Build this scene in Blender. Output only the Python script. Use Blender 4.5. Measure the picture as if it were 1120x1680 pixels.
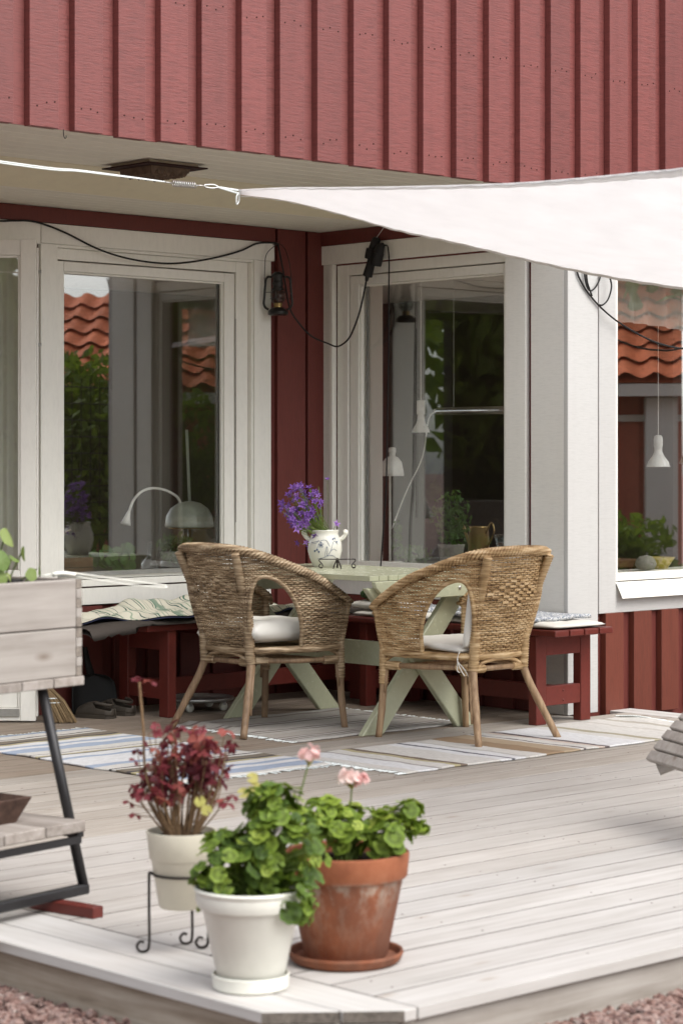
import bpy, bmesh, math, random
from mathutils import Vector, Matrix, Euler
R = math.radians
random.seed(7)
scene = bpy.context.scene
for o in list(bpy.data.objects):
    bpy.data.objects.remove(o)

# ------------------------------------------------------------------ camera
CAMP = Vector((-8.182, -8.916, 1.22))
cam = bpy.data.cameras.new('camera')
camo = bpy.data.objects.new('camera', cam)
scene.collection.objects.link(camo)
camo.location = CAMP
camo.rotation_euler = (R(90), 0, -math.atan2(.6821, .7313))
cam.sensor_fit = 'VERTICAL'
cam.sensor_height = 36.0
cam.sensor_width = 24.0
cam.lens = 3718.0 / 1680.0 * 36.0
cam.shift_y = -(840 - 755) / 1680.0
cam.clip_start = 0.1
cam.clip_end = 400
cam.dof.use_dof = True
cam.dof.focus_distance = 10.3
cam.dof.aperture_fstop = 4.8
scene.camera = camo

# ------------------------------------------------------------------ sky, sun, exposure
SUN_DIR = Vector((.06, -.74, .95)).normalized()
world = bpy.data.worlds.new('World')
scene.world = world
world.use_nodes = True
wn = world.node_tree
wn.nodes.clear()
sky = wn.nodes.new('ShaderNodeTexSky')
sky.sky_type = 'NISHITA'
sky.sun_disc = False
sky.sun_elevation = math.asin(SUN_DIR.z)
sky.sun_rotation = math.atan2(SUN_DIR.x, SUN_DIR.y)
sky.air_density = 1.0
sky.dust_density = 2.0
hsv = wn.nodes.new('ShaderNodeHueSaturation')
hsv.inputs['Saturation'].default_value = .28
bg = wn.nodes.new('ShaderNodeBackground')
bg.inputs['Strength'].default_value = .15
wo = wn.nodes.new('ShaderNodeOutputWorld')
wn.links.new(sky.outputs[0], hsv.inputs['Color'])
wn.links.new(hsv.outputs[0], bg.inputs[0])
wn.links.new(bg.outputs[0], wo.inputs[0])
sun = bpy.data.lights.new('sun', 'SUN')
sun.energy = 1.1
sun.angle = R(50)
sun.color = (1.0, .965, .92)
suno = bpy.data.objects.new('sun', sun)
scene.collection.objects.link(suno)
suno.rotation_euler = (-SUN_DIR).to_track_quat('-Z', 'Y').to_euler()
scene.view_settings.view_transform = 'Standard'
scene.view_settings.look = 'None'
scene.view_settings.gamma = 1
scene.view_settings.exposure = 1.2
scene.cycles.transparent_max_bounces = 24
scene.cycles.max_bounces = 10
scene.cycles.diffuse_bounces = 5
scene.cycles.sample_clamp_indirect = 6

# ------------------------------------------------------------------ helpers
COL = scene.collection

def tag(o, label=None, cat=None, group=None, kind=None):
    if label: o['label'] = label
    if cat: o['category'] = cat
    if group: o['group'] = group
    if kind: o['kind'] = kind
    return o

def empty(name, loc=(0, 0, 0), rz=0, label=None, cat=None, group=None, kind=None, parent=None):
    o = bpy.data.objects.new(name, None)
    COL.objects.link(o)
    o.location = loc
    o.rotation_euler = (0, 0, rz)
    o.empty_display_size = .1
    if parent: o.parent = parent
    return tag(o, label, cat, group, kind)

class G:
    def __init__(s):
        s.v = []; s.f = []
    def add(s, vs, fs):
        b = len(s.v)
        s.v += [tuple(p) for p in vs]
        s.f += [tuple(i + b for i in q) for q in fs]
        return s
    def box(s, x0, x1, y0, y1, z0, z1):
        return s.add([(x0, y0, z0), (x1, y0, z0), (x1, y1, z0), (x0, y1, z0), (x0, y0, z1), (x1, y0, z1), (x1, y1, z1), (x0, y1, z1)],
                     [(3, 2, 1, 0), (4, 5, 6, 7), (0, 1, 5, 4), (1, 2, 6, 5), (2, 3, 7, 6), (3, 0, 4, 7)])
    def obox(s, c, a, b, d):
        c, a, b, d = Vector(c), Vector(a), Vector(b), Vector(d)
        if a.cross(b).dot(d) < 0: d = -d
        P = []
        for k in (-1, 1):
            for i, j in ((-1, -1), (1, -1), (1, 1), (-1, 1)):
                P.append(c + a * i + b * j + d * k)
        return s.add(P, [(3, 2, 1, 0), (4, 5, 6, 7), (0, 1, 5, 4), (1, 2, 6, 5), (2, 3, 7, 6), (3, 0, 4, 7)])
    def beam(s, p, q, w, h, up=(0, 0, 1)):
        p, q = Vector(p), Vector(q)
        d = (q - p); n = d.normalized()
        u = Vector(up)
        side = n.cross(u).normalized(); up2 = side.cross(n).normalized()
        return s.obox((p + q) / 2, d / 2, side * w / 2, up2 * h / 2)
    def prism(s, poly, z0, z1, M=None):
        n = len(poly)
        A = sum(poly[i][0] * poly[(i + 1) % n][1] - poly[(i + 1) % n][0] * poly[i][1] for i in range(n))
        if A < 0: poly = poly[::-1]
        vs = [Vector((x, y, z0)) for x, y in poly] + [Vector((x, y, z1)) for x, y in poly]
        if M is not None: vs = [M @ p for p in vs]
        fs = [tuple(reversed(range(n))), tuple(range(n, 2 * n))]
        fs += [(i, (i + 1) % n, (i + 1) % n + n, i + n) for i in range(n)]
        return s.add(vs, fs)
    def tube(s, pts, r, n=6, closed=False, sx=1.0, caps=True, up=None):
        pts = [Vector(p) for p in pts]
        m = len(pts)
        rr = r if isinstance(r, (list, tuple)) else [r] * m
        vs = []; fs = []
        prev = None
        for i, p in enumerate(pts):
            if closed: t = pts[(i + 1) % m] - pts[i - 1]
            else: t = pts[min(i + 1, m - 1)] - pts[max(i - 1, 0)]
            if t.length < 1e-9: t = Vector((0, 0, 1))
            t.normalize()
            if prev is None:
                u = Vector(up) if up is not None else (Vector((0, 0, 1)) if abs(t.z) < .9 else Vector((1, 0, 0)))
            else: u = prev
            u = (u - t * u.dot(t))
            if u.length < 1e-6: u = t.orthogonal()
            u.normalize(); prev = u
            w = t.cross(u)
            for k in range(n):
                a = 2 * math.pi * k / n
                vs.append(p + u * math.cos(a) * rr[i] + w * math.sin(a) * rr[i] * sx)
        for i in range(m if closed else m - 1):
            j = (i + 1) % m
            for k in range(n):
                l = (k + 1) % n
                fs.append((i * n + k, i * n + l, j * n + l, j * n + k))
        if caps and not closed:
            fs.append(tuple(reversed(range(n)))); fs.append(tuple(range((m - 1) * n, m * n)))
        return s.add(vs, fs)
    def lathe(s, prof, n=24, c=(0, 0, 0), M=None, caps=True):
        vs = []; fs = []
        for r, z in prof:
            for k in range(n):
                a = 2 * math.pi * k / n
                p = Vector((r * math.cos(a), r * math.sin(a), z))
                if M is not None: p = M @ p
                vs.append(p + Vector(c))
        m = len(prof)
        for i in range(m - 1):
            for k in range(n):
                l = (k + 1) % n
                fs.append((i * n + k, i * n + l, (i + 1) * n + l, (i + 1) * n + k))
        if caps:
            fs.append(tuple(reversed(range(n)))); fs.append(tuple(range((m - 1) * n, m * n)))
        return s.add(vs, fs)
    def grid(s, fn, nu, nv):
        vs = [fn(i / (nu - 1), j / (nv - 1)) for j in range(nv) for i in range(nu)]
        fs = [(j * nu + i, j * nu + i + 1, (j + 1) * nu + i + 1, (j + 1) * nu + i) for j in range(nv - 1) for i in range(nu - 1)]
        return s.add(vs, fs)
    def mesh(s, name, mat, smooth=False, bevel=0, seg=1):
        me = bpy.data.meshes.new(name)
        me.from_pydata(s.v, [], s.f)
        if bevel:
            bm = bmesh.new(); bm.from_mesh(me)
            ed = [e for e in bm.edges if len(e.link_faces) == 2 and e.calc_face_angle(0) > .5]
            bmesh.ops.bevel(bm, geom=ed, offset=bevel, segments=seg, affect='EDGES', profile=.6)
            bm.to_mesh(me); bm.free()
        if smooth:
            me.polygons.foreach_set('use_smooth', [True] * len(me.polygons))
            if smooth == 2:
                pass
        me.materials.append(mat)
        me.update()
        return me
    def build(s, name, mat, parent=None, smooth=False, bevel=0, seg=1, loc=None, thick=0, auto=False):
        me = s.mesh(name, mat, smooth, bevel, seg)
        o = bpy.data.objects.new(name, me)
        COL.objects.link(o)
        if parent: o.parent = parent
        if loc: o.location = loc
        if thick:
            md = o.modifiers.new('solid', 'SOLIDIFY'); md.thickness = thick; md.offset = 0
        if auto:
            try: me.set_sharp_from_angle(angle=R(40))
            except Exception: pass
        return o

def inst(name, me, parent=None, loc=(0, 0, 0), rot=(0, 0, 0), sc=1.0):
    o = bpy.data.objects.new(name, me)
    COL.objects.link(o)
    if parent: o.parent = parent
    o.location = loc
    o.rotation_euler = rot
    o.scale = (sc, sc, sc) if isinstance(sc, (int, float)) else sc
    return o

def copy_tree(o, parent=None):
    c = o.copy(); COL.objects.link(c); c.parent = parent
    for ch in list(o.children): copy_tree(ch, c)
    return c

def crom(P, n):
    """Catmull-Rom through control points, n samples per span"""
    P = [Vector(p) for p in P]
    Q = [P[0] * 2 - P[1]] + P + [P[-1] * 2 - P[-2]]
    out = []
    for i in range(1, len(Q) - 2):
        for k in range(n):
            t = k / n
            a, b, c, d = Q[i - 1], Q[i], Q[i + 1], Q[i + 2]
            out.append(.5 * ((2 * b) + (c - a) * t + (2 * a - 5 * b + 4 * c - d) * t * t + (3 * b - a - 3 * c + d) * t ** 3))
    out.append(P[-1])
    return out

# ------------------------------------------------------------------ materials
class NT:
    def __init__(s, name):
        s.m = bpy.data.materials.new(name); s.m.use_nodes = True
        s.t = s.m.node_tree; s.t.nodes.clear()
        s.out = s.n('ShaderNodeOutputMaterial')
    def n(s, typ, **kw):
        nd = s.t.nodes.new(typ)
        for k, v in kw.items():
            if k in nd.inputs: nd.inputs[k].default_value = v
            else: setattr(nd, k, v)
        return nd
    def l(s, a, b): s.t.links.new(a, b)
    def coord(s, scale=(1, 1, 1), rand=True, kind='Object', rot=(0, 0, 0)):
        tc = s.n('ShaderNodeTexCoord')
        mp = s.n('ShaderNodeMapping')
        mp.inputs['Scale'].default_value = scale
        mp.inputs['Rotation'].default_value = rot
        s.l(tc.outputs[kind], mp.inputs['Vector'])
        if rand:
            oi = s.n('ShaderNodeObjectInfo')
            mu = s.n('ShaderNodeMath', operation='MULTIPLY'); mu.inputs[1].default_value = 53.0
            s.l(oi.outputs['Random'], mu.inputs[0])
            ad = s.n('ShaderNodeVectorMath', operation='ADD')
            s.l(mp.outputs[0], ad.inputs[0]); s.l(mu.outputs[0], ad.inputs[1])
            return ad.outputs[0]
        return mp.outputs[0]
    def noise(s, vec, scale=5, detail=4, rough=.55, dist=0):
        nd = s.n('ShaderNodeTexNoise'); nd.inputs['Scale'].default_value = scale
        nd.inputs['Detail'].default_value = detail; nd.inputs['Roughness'].default_value = rough
        nd.inputs['Distortion'].default_value = dist
        s.l(vec, nd.inputs['Vector'])
        return nd.outputs['Fac']
    def ramp(s, fac, stops, interp='LINEAR'):
        r = s.n('ShaderNodeValToRGB'); e = r.color_ramp.elements
        r.color_ramp.interpolation = interp
        while len(e) < len(stops): e.new(.5)
        for i, (p, c) in enumerate(stops):
            e[i].position = p; e[i].color = (*c, 1) if len(c) == 3 else c
        s.l(fac, r.inputs['Fac'])
        return r.outputs['Color']
    def mix(s, fac, a, b, mode='MIX'):
        m = s.n('ShaderNodeMix', data_type='RGBA', blend_type=mode)
        for sock, val in ((m.inputs[0], fac), (m.inputs[6], a), (m.inputs[7], b)):
            if isinstance(val, (int, float)): sock.default_value = val
            elif isinstance(val, (tuple, list)): sock.default_value = (*val, 1) if len(val) == 3 else val
            else: s.l(val, sock)
        return m.outputs[2]
    def math(s, op, a, b=0.0):
        m = s.n('ShaderNodeMath', operation=op)
        for i, v in enumerate((a, b)):
            if isinstance(v, (int, float)): m.inputs[i].default_value = v
            else: s.l(v, m.inputs[i])
        return m.outputs[0]
    def bump(s, h, strength=.3, dist=.002):
        b = s.n('ShaderNodeBump'); b.inputs['Strength'].default_value = strength
        b.inputs['Distance'].default_value = dist
        s.l(h, b.inputs['Height'])
        return b.outputs[0]
    def randv(s, col, amt=.2):
        oi = s.n('ShaderNodeObjectInfo')
        f = s.math('ADD', s.math('MULTIPLY', oi.outputs['Random'], amt), 1 - amt / 2)
        return s.mix(1.0, col, s.comb(f), 'MULTIPLY')
    def comb(s, f):
        c = s.n('ShaderNodeCombineColor')
        for i in range(3): s.l(f, c.inputs[i])
        return c.outputs[0]
    def pbr(s, col, rough=.6, normal=None, spec=.5, metal=0, **kw):
        p = s.n('ShaderNodeBsdfPrincipled')
        for key, val in (('Base Color', col), ('Roughness', rough)):
            if isinstance(val, (int, float)): p.inputs[key].default_value = val
            elif isinstance(val, (tuple, list)): p.inputs[key].default_value = (*val, 1)
            else: s.l(val, p.inputs[key])
        p.inputs['Specular IOR Level'].default_value = spec
        p.inputs['Metallic'].default_value = metal
        for k, v in kw.items(): p.inputs[k.replace('_', ' ')].default_value = v
        if normal is not None: s.l(normal, p.inputs['Normal'])
        s.l(p.outputs[0], s.out.inputs['Surface'])
        return p

def m_paint(name, c, grain=(6, 6, 60), rough=.55, var=.12, bump=.35, dirt=.25, spec=.4, dist=.0015, rnd=True):
    """brush-painted, rough-sawn timber"""
    t = NT(name)
    v = t.coord(grain, rnd)
    fine = t.noise(v, 3.0, 6, .65)
    big = t.noise(t.coord((1.3, 1.3, .7), rnd), 1.6, 4, .6)
    dark = tuple(x * (1 - dirt) for x in c)
    lite = tuple(min(1, x * (1 + dirt * .5)) for x in c)
    col = t.ramp(fine, [(.3, dark), (.5, c), (.72, lite)])
    col = t.mix(t.math('MULTIPLY', big, .35), col, tuple(x * .82 for x in c))
    col = t.randv(col, var)
    rg = t.math('ADD', t.math('MULTIPLY', fine, .25), rough - .12)
    streak = t.noise(t.coord((16, 16, .8), rnd), 1.3, 4, .6)
    col = t.mix(t.math('MULTIPLY', t.ramp(streak, [(.5, (0,) * 3), (.75, (1,) * 3)]), dirt * .9), col, tuple(x * .6 for x in c))
    t.pbr(col, rg, t.bump(fine, bump, dist), spec)
    return t.m

def m_wood(name, stops, axis='x', rough=.75, bump=.4, var=.22, knots=True, knotcol=(.16, .11, .075)):
    t = NT(name)
    sc = {'x': (1.2, 22, 22), 'y': (22, 1.2, 22), 'z': (22, 22, 1.2)}[axis]
    v = t.coord(sc)
    g = t.noise(v, 1.6, 7, .62, .25)
    blot = t.noise(t.coord((2.2, 2.2, 2.2)), 1.4, 4, .6)
    f = t.math('ADD', t.math('MULTIPLY', g, .72), t.math('MULTIPLY', blot, .3))
    col = t.ramp(f, stops)
    hgt = g
    if knots:
        ks = {'x': (2.6, 7, 7), 'y': (7, 2.6, 7), 'z': (7, 7, 2.6)}[axis]
        vo = t.n('ShaderNodeTexVoronoi'); vo.inputs['Scale'].default_value = 1.0
        t.l(t.coord(ks), vo.inputs['Vector'])
        kf = t.ramp(vo.outputs['Distance'], [(.03, (.8,) * 3), (.075, (.3,) * 3), (.12, (0,) * 3)])
        col = t.mix(kf, col, knotcol)
    col = t.randv(col, var)
    t.pbr(col, rough, t.bump(hgt, bump, .0025), .15)
    return t.m

def m_plain(name, c, rough=.5, spec=.5, metal=0, nscale=30, namt=.12, bump=0., var=0., **kw):
    t = NT(name)
    nz = t.noise(t.coord((1, 1, 1)), nscale, 4, .6)
    col = t.ramp(nz, [(.25, tuple(x * (1 - namt) for x in c)), (.75, tuple(min(1, x * (1 + namt)) for x in c))])
    if var: col = t.randv(col, var)
    rg = t.math('ADD', t.math('MULTIPLY', nz, .2), rough - .1)
    t.pbr(col, rg, t.bump(nz, bump, .002) if bump else None, spec, metal, **kw)
    return t.m

def m_glass(name, refl=.13, tint=(.93, .95, .93)):
    t = NT(name)
    fr = t.n('ShaderNodeLayerWeight'); fr.inputs['Blend'].default_value = .5
    f = t.math('MINIMUM', t.math('ADD', t.math('MULTIPLY', t.math('POWER', fr.outputs['Facing'], 4.0), .6), refl), 1.0)
    tr = t.n('ShaderNodeBsdfTransparent'); tr.inputs[0].default_value = (*tint, 1)
    gl = t.n('ShaderNodeBsdfGlossy'); gl.inputs['Roughness'].default_value = 0.0
    gl.inputs[0].default_value = (.95, .95, .95, 1)
    mx = t.n('ShaderNodeMixShader')
    t.l(f, mx.inputs[0]); t.l(tr.outputs[0], mx.inputs[1]); t.l(gl.outputs[0], mx.inputs[2])
    t.l(mx.outputs[0], t.out.inputs['Surface'])
    return t.m

def m_cloth(name, c, trans=.4, weave=900, rough=.9, alpha=0):
    t = NT(name)
    nz = t.noise(t.coord((1, 1, 1)), 7, 4, .6)
    col = t.ramp(nz, [(.3, tuple(x * .95 for x in c)), (.7, c)])
    fine = t.noise(t.coord((1, 1, 1)), weave, 1, .5)
    nr = t.bump(fine, .15, .0006)
    df = t.n('ShaderNodeBsdfDiffuse'); tl = t.n('ShaderNodeBsdfTranslucent')
    t.l(col, df.inputs[0]); t.l(col, tl.inputs[0]); t.l(nr, df.inputs['Normal'])
    mx = t.n('ShaderNodeMixShader'); mx.inputs[0].default_value = trans
    t.l(df.outputs[0], mx.inputs[1]); t.l(tl.outputs[0], mx.inputs[2])
    last = mx.outputs[0]
    if alpha:
        tp = t.n('ShaderNodeBsdfTransparent'); m2 = t.n('ShaderNodeMixShader'); m2.inputs[0].default_value = alpha
        t.l(last, m2.inputs[1]); t.l(tp.outputs[0], m2.inputs[2]); last = m2.outputs[0]
    t.l(last, t.out.inputs['Surface'])
    return t.m

def m_leaf(name, stops, trans=.35, rough=.5, zone=False):
    t = NT(name)
    oi = t.n('ShaderNodeObjectInfo')
    nz = t.noise(t.coord((1, 1, 1)), 45, 3, .6)
    f = t.math('ADD', t.math('MULTIPLY', oi.outputs['Random'], .8), t.math('MULTIPLY', nz, .35))
    col = t.ramp(f, stops)
    if zone == 2:
        tc = t.n('ShaderNodeTexCoord'); sp_ = t.n('ShaderNodeSeparateXYZ'); t.l(tc.outputs['Object'], sp_.inputs[0])
        an = t.math('ARCTAN2', sp_.outputs['Y'], sp_.outputs['X'])
        vein = t.math('POWER', t.math('ABSOLUTE', t.math('COSINE', t.math('MULTIPLY', an, 4.5))), 14.0)
        ln_ = t.n('ShaderNodeVectorMath', operation='LENGTH'); t.l(tc.outputs['Object'], ln_.inputs[0])
        ctr = t.ramp(ln_.outputs['Value'], [(.04, (1,) * 3), (.16, (.3,) * 3), (.9, (.15,) * 3)])
        col = t.mix(t.math('MULTIPLY', t.math('ADD', t.math('MULTIPLY', vein, .7), .15), ctr), col, (.50, .56, .28))
    elif zone:
        tc = t.n('ShaderNodeTexCoord'); ln_ = t.n('ShaderNodeVectorMath', operation='LENGTH'); t.l(tc.outputs['Object'], ln_.inputs[0])
        z = t.ramp(ln_.outputs['Value'], [(.0, (1.25,) * 3), (.3, (1.0,) * 3), (.45, (.62,) * 3), (.62, (.72,) * 3), (.75, (1.0,) * 3), (.95, (1.25,) * 3)])
        col = t.mix(1.0, col, z, 'MULTIPLY')
    p = t.n('ShaderNodeBsdfPrincipled'); t.l(col, p.inputs['Base Color'])
    p.inputs['Roughness'].default_value = rough; p.inputs['Specular IOR Level'].default_value = .35
    t.l(t.bump(nz, .3, .003), p.inputs['Normal'])
    tl = t.n('ShaderNodeBsdfTranslucent')
    t.l(t.mix(.5, col, (.30, .42, .04)) if stops[0][1][1] > stops[0][1][0] else col, tl.inputs[0])
    mx = t.n('ShaderNodeMixShader'); mx.inputs[0].default_value = trans
    t.l(p.outputs[0], mx.inputs[1]); t.l(tl.outputs[0], mx.inputs[2])
    t.l(mx.outputs[0], t.out.inputs['Surface'])
    return t.m

M = {}
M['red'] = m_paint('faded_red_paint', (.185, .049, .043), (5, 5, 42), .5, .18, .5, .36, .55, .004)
M['redwall'] = m_paint('shaded_red_wall_paint', (.135, .030, .023), (60, 60, 5), .55, .1, .35, .28, .4, .002)  # red darkened from the facade's; porch shade is in the colour
M['redlow'] = m_paint('shaded_red_base_paint', (.145, .037, .022), (60, 60, 5), .55, .1, .35, .3, .4, .002)  # darker red for the low front boards; sail shade is in the colour
M['redbench'] = m_paint('red_bench_paint', (.135, .023, .016), (14, 14, 14), .42, .1, .2, .2, .45, .001)
M['white'] = m_paint('white_window_paint', (.80, .78, .715), (20, 20, 6), .45, .04, .15, .06, .4, .001)
M['whiteboard'] = m_paint('white_board_paint', (.74, .72, .67), (7, 7, 60), .5, .05, .35, .08, .4, .0015)
M['whitefront'] = m_paint('toned_down_white_paint', (.52, .512, .49), (7, 7, 60), .5, .05, .35, .08, .4, .0015)  # darker copy of the board white, painted down against overexposed light
M['soffit'] = m_paint('white_soffit_paint', (.68, .645, .55), (3, 40, 40), .55, .07, .15, .08, .3, .001)
M['beige'] = m_paint('beige_soffit_paint', (.66, .60, .44), (6, 6, 6), .6, .03, .1, .06, .3, .001)
M['dark'] = m_plain('dark_void', (.018, .014, .012), .9, .1)
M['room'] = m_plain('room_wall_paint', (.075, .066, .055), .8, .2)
M['roomfloor'] = m_plain('room_floor_wood', (.50, .42, .32), .5, .3)
M['ceil'] = m_plain('white_ceiling', (.82, .80, .76), .8, .2)
M['glassC'] = m_glass('coated_window_glass', .22, (.98, .985, .975))
M['glass'] = m_glass('window_glass', .15, (.98, .985, .975))
M['clear'] = m_glass('clear_glass', .02, (.85, .88, .87))
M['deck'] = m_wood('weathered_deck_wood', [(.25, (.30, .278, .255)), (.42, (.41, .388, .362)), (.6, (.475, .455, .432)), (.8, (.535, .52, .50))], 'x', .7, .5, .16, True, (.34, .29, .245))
M['decklite'] = m_wood('light_deck_wood', [(.25, (.29, .262, .235)), (.45, (.385, .358, .328)), (.6, (.44, .415, .385)), (.8, (.50, .475, .45))], 'x', .7, .5, .14, True, (.28, .235, .195))
M['deckmid'] = m_wood('mid_deck_wood', [(.25, (.24, .205, .172)), (.45, (.325, .29, .25)), (.6, (.38, .345, .305)), (.8, (.44, .41, .37))], 'x', .7, .5, .16, True, (.26, .21, .17))
M['deckbrown'] = m_wood('brown_deck_wood', [(.25, (.155, .115, .082)), (.45, (.235, .188, .145)), (.6, (.285, .235, .19)), (.8, (.35, .30, .25))], 'x', .7, .5, .16, True, (.18, .13, .09))
M['decky'] = m_wood('weathered_deck_wood_cross', [(.25, (.38, .355, .325)), (.45, (.47, .448, .42)), (.6, (.52, .50, .475)), (.8, (.57, .55, .53))], 'y', .7, .5, .14, True, (.36, .31, .26))
M['fascia'] = m_wood('grey_fascia_wood', [(.30, (.10, .075, .055)), (.45, (.29, .235, .18)), (.7, (.46, .40, .33))], 'y', .8, .5, .16, True, (.07, .045, .03))
M['fasciax'] = m_wood('grey_fascia_wood_long', [(.25, (.18, .15, .12)), (.5, (.33, .30, .265)), (.75, (.45, .42, .38))], 'x', .8, .5, .16)
M['joint'] = m_plain('joint_dirt_shade', (.055, .043, .035), .95, .1, 0, 40, .4)
M['endgrain'] = m_plain('grey_end_grain', (.15, .13, .11), .9, .2, 0, 60, .5, .6)
M['planter'] = m_wood('planter_silver_wood', [(.25, (.21, .18, .155)), (.5, (.33, .30, .27)), (.75, (.42, .385, .35))], 'x', .75, .4, .08, True, (.17, .13, .1))
M['plantend'] = m_plain('planter_end_grain', (.22, .19, .16), .85, .2, 0, 90, .35, .4)
M['shelfwood'] = m_wood('shelf_wood', [(.25, (.16, .13, .11)), (.5, (.30, .265, .235)), (.75, (.42, .38, .35))], 'y', .8, .5, .2)
M['steel'] = m_plain('black_steel', (.022, .021, .022), .45, .5, .3)
M['rust'] = m_plain('rusty_steel', (.085, .05, .038), .75, .3, .2, 40, .5, .5)
M['table'] = m_paint('sage_green_paint', (.47, .48, .335), (10, 10, 10), .24, .04, .1, .06, .5, .0006)
M['iron'] = m_plain('wrought_iron', (.028, .022, .019), .55, .4, .5, 60, .3, .3)
M['black'] = m_plain('black_plastic', (.012, .011, .010), .6, .35)
M['ceramic'] = m_plain('cream_glazed_ceramic', (.64, .625, .55), .18, .6, 0, 8, .04)
M['blue'] = m_plain('blue_glaze_line', (.05, .09, .19), .3, .5)
M['cream'] = m_plain('cream_plastic', (.66, .62, .50), .45, .4, 0, 14, .06)
M['whitepot'] = m_plain('white_plastic', (.75, .74, .66), .35, .45, 0, 14, .06)
M['soil'] = m_plain('potting_soil', (.03, .022, .016), .95, .1, 0, 90, .5, 1.0)
M['sail'] = m_cloth('white_sailcloth', (.95, .95, .945), .62)
M['sailhem'] = m_cloth('white_sail_hem', (.80, .79, .75), .1)
M['rope'] = m_plain('white_cord', (.72, .76, .74), .7, .3, 0, 200, .1)
M['zinc'] = m_plain('galvanised_steel', (.50, .50, .48), .35, .5, .8)
M['lampwhite'] = m_plain('white_lamp_enamel', (.88, .88, .84), .3, .5)
M['lampsage'] = m_plain('sage_lamp_enamel', (.42, .45, .38), .32, .5)
M['brass'] = m_plain('aged_brass', (.38, .27, .11), .35, .5, .9, 20, .2)
M['chrome'] = m_plain('chrome', (.55, .55, .53), .2, .5, 1.0)
M['cushion'] = m_cloth('cream_cotton', (.76, .735, .67), .08)
M['pad'] = m_cloth('cream_bench_pad', (.68, .655, .59), .05)
M['greypad'] = m_cloth('taupe_quilted_pad', (.085, .073, .064), .03)
M['crate'] = m_wood('brown_crate_wood', [(.3, (.09, .045, .025)), (.7, (.17, .085, .045))], 'x', .6, .3, .1, False)
M['terra_glaze'] = m_plain('grey_stone', (.30, .28, .25), .8, .2, 0, 60, .25, .4)
M['yellow'] = m_plain('yellow_ceramic', (.42, .33, .06), .3, .5)
M['curtain'] = m_cloth('sheer_curtain', (.80, .82, .76), .5, alpha=.26)
M['drape'] = m_cloth('white_curtain', (.72, .71, .63), .4)
M['leaf'] = m_leaf('geranium_leaf', [(.1, (.075, .125, .014)), (.5, (.15, .225, .022)), (.8, (.26, .35, .045)), (1, (.38, .44, .08))], .32, zone=True)
M['leaf2'] = m_leaf('geranium_leaf_deep', [(.1, (.045, .085, .014)), (.5, (.095, .16, .022)), (.85, (.19, .27, .035)), (1, (.31, .38, .06))], .28, zone=True)
M['nast'] = m_leaf('nasturtium_leaf', [(.1, (.085, .145, .03)), (.6, (.15, .23, .055)), (1, (.29, .34, .11))], .25, zone=2)
M['dryleaf'] = m_leaf('yellowing_leaf', [(.1, (.42, .40, .10)), (1, (.55, .50, .16))], .4)
M['oxalis'] = m_leaf('oxalis_leaf', [(.1, (.075, .012, .018)), (.45, (.15, .024, .032)), (.75, (.26, .05, .06)), (1, (.36, .11, .07))], .35, .55)
M['stem'] = m_plain('green_stem', (.12, .17, .035), .6, .3, 0, 60, .3)
M['twig'] = m_plain('brown_twig', (.19, .12, .065), .8, .2, 0, 120, .4, .4)
M['pink'] = m_leaf('pink_petal', [(.1, (.80, .50, .48)), (.6, (.86, .66, .62)), (1, (.88, .76, .71))], .35)
M['bell'] = m_leaf('bellflower_petal', [(.1, (.15, .06, .30)), (.6, (.26, .115, .45)), (1, (.40, .21, .58))], .3)
M['houseleaf'] = m_leaf('house_plant_leaf', [(.1, (.03, .08, .02)), (1, (.10, .20, .05))], .3)
M['treeleaf'] = m_leaf('garden_leaf', [(.1, (.05, .10, .012)), (.6, (.12, .19, .02)), (1, (.22, .28, .04))], .4)
M['hedgecore'] = m_plain('hedge_interior', (.03, .05, .012), .9, .1, 0, 8, .5, .8)
M['bark'] = m_plain('bark', (.12, .085, .06), .9, .2, 0, 40, .4, .6)
M['tile'] = m_plain('orange_roof_tile', (.66, .19, .085), .75, .3, 0, 25, .25, .3, .35)
M['gravel'] = m_plain('gravel_bed', (.17, .115, .10), .95, .2, 0, 60, .5, 1.0)
M['stone'] = None
M['straw'] = m_plain('broom_straw', (.27, .19, .105), .85, .2, 0, 200, .35)
M['clog'] = m_plain('grey_brown_foam_clog', (.062, .05, .038), .6, .35, 0, 30, .2)
M['lantern'] = m_plain('black_lantern_tin', (.016, .015, .014), .3, .6, .4, 40, .3)
M['nail'] = m_plain('nail_rust', (.03, .012, .01), .8, .2)

def m_rattan(name, a, b, c):
    t = NT(name)
    v = t.coord((11, 11, 120), False)
    g = t.noise(v, 1.0, 2, .55)
    bl = t.noise(t.coord((1, 1, 1), False), 9, 3, .6)
    f = t.math('ADD', t.math('MULTIPLY', g, .75), t.math('MULTIPLY', bl, .3))
    col = t.ramp(f, [(.36, a), (.51, b), (.68, c)])
    t.pbr(col, .52, None, .4)
    return t.m
M['rattan'] = m_rattan('golden_rattan', (.19, .105, .042), (.44, .285, .135), (.70, .52, .31))
M['rattan_old'] = m_rattan('greyed_rattan', (.10, .062, .032), (.27, .185, .105), (.54, .42, .28))
def m_pole(name, a, b):
    t = NT(name)
    g = t.noise(t.coord((60, 60, 5), False), 1.0, 5, .6)
    col = t.ramp(g, [(.3, a), (.7, b)])
    t.pbr(col, .5, t.bump(g, .2, .001), .35)
    return t.m
M['pole'] = m_pole('rattan_pole', (.22, .13, .07), (.42, .285, .165))
M['pole_old'] = m_pole('greyed_rattan_pole', (.15, .092, .052), (.30, .20, .12))

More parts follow.
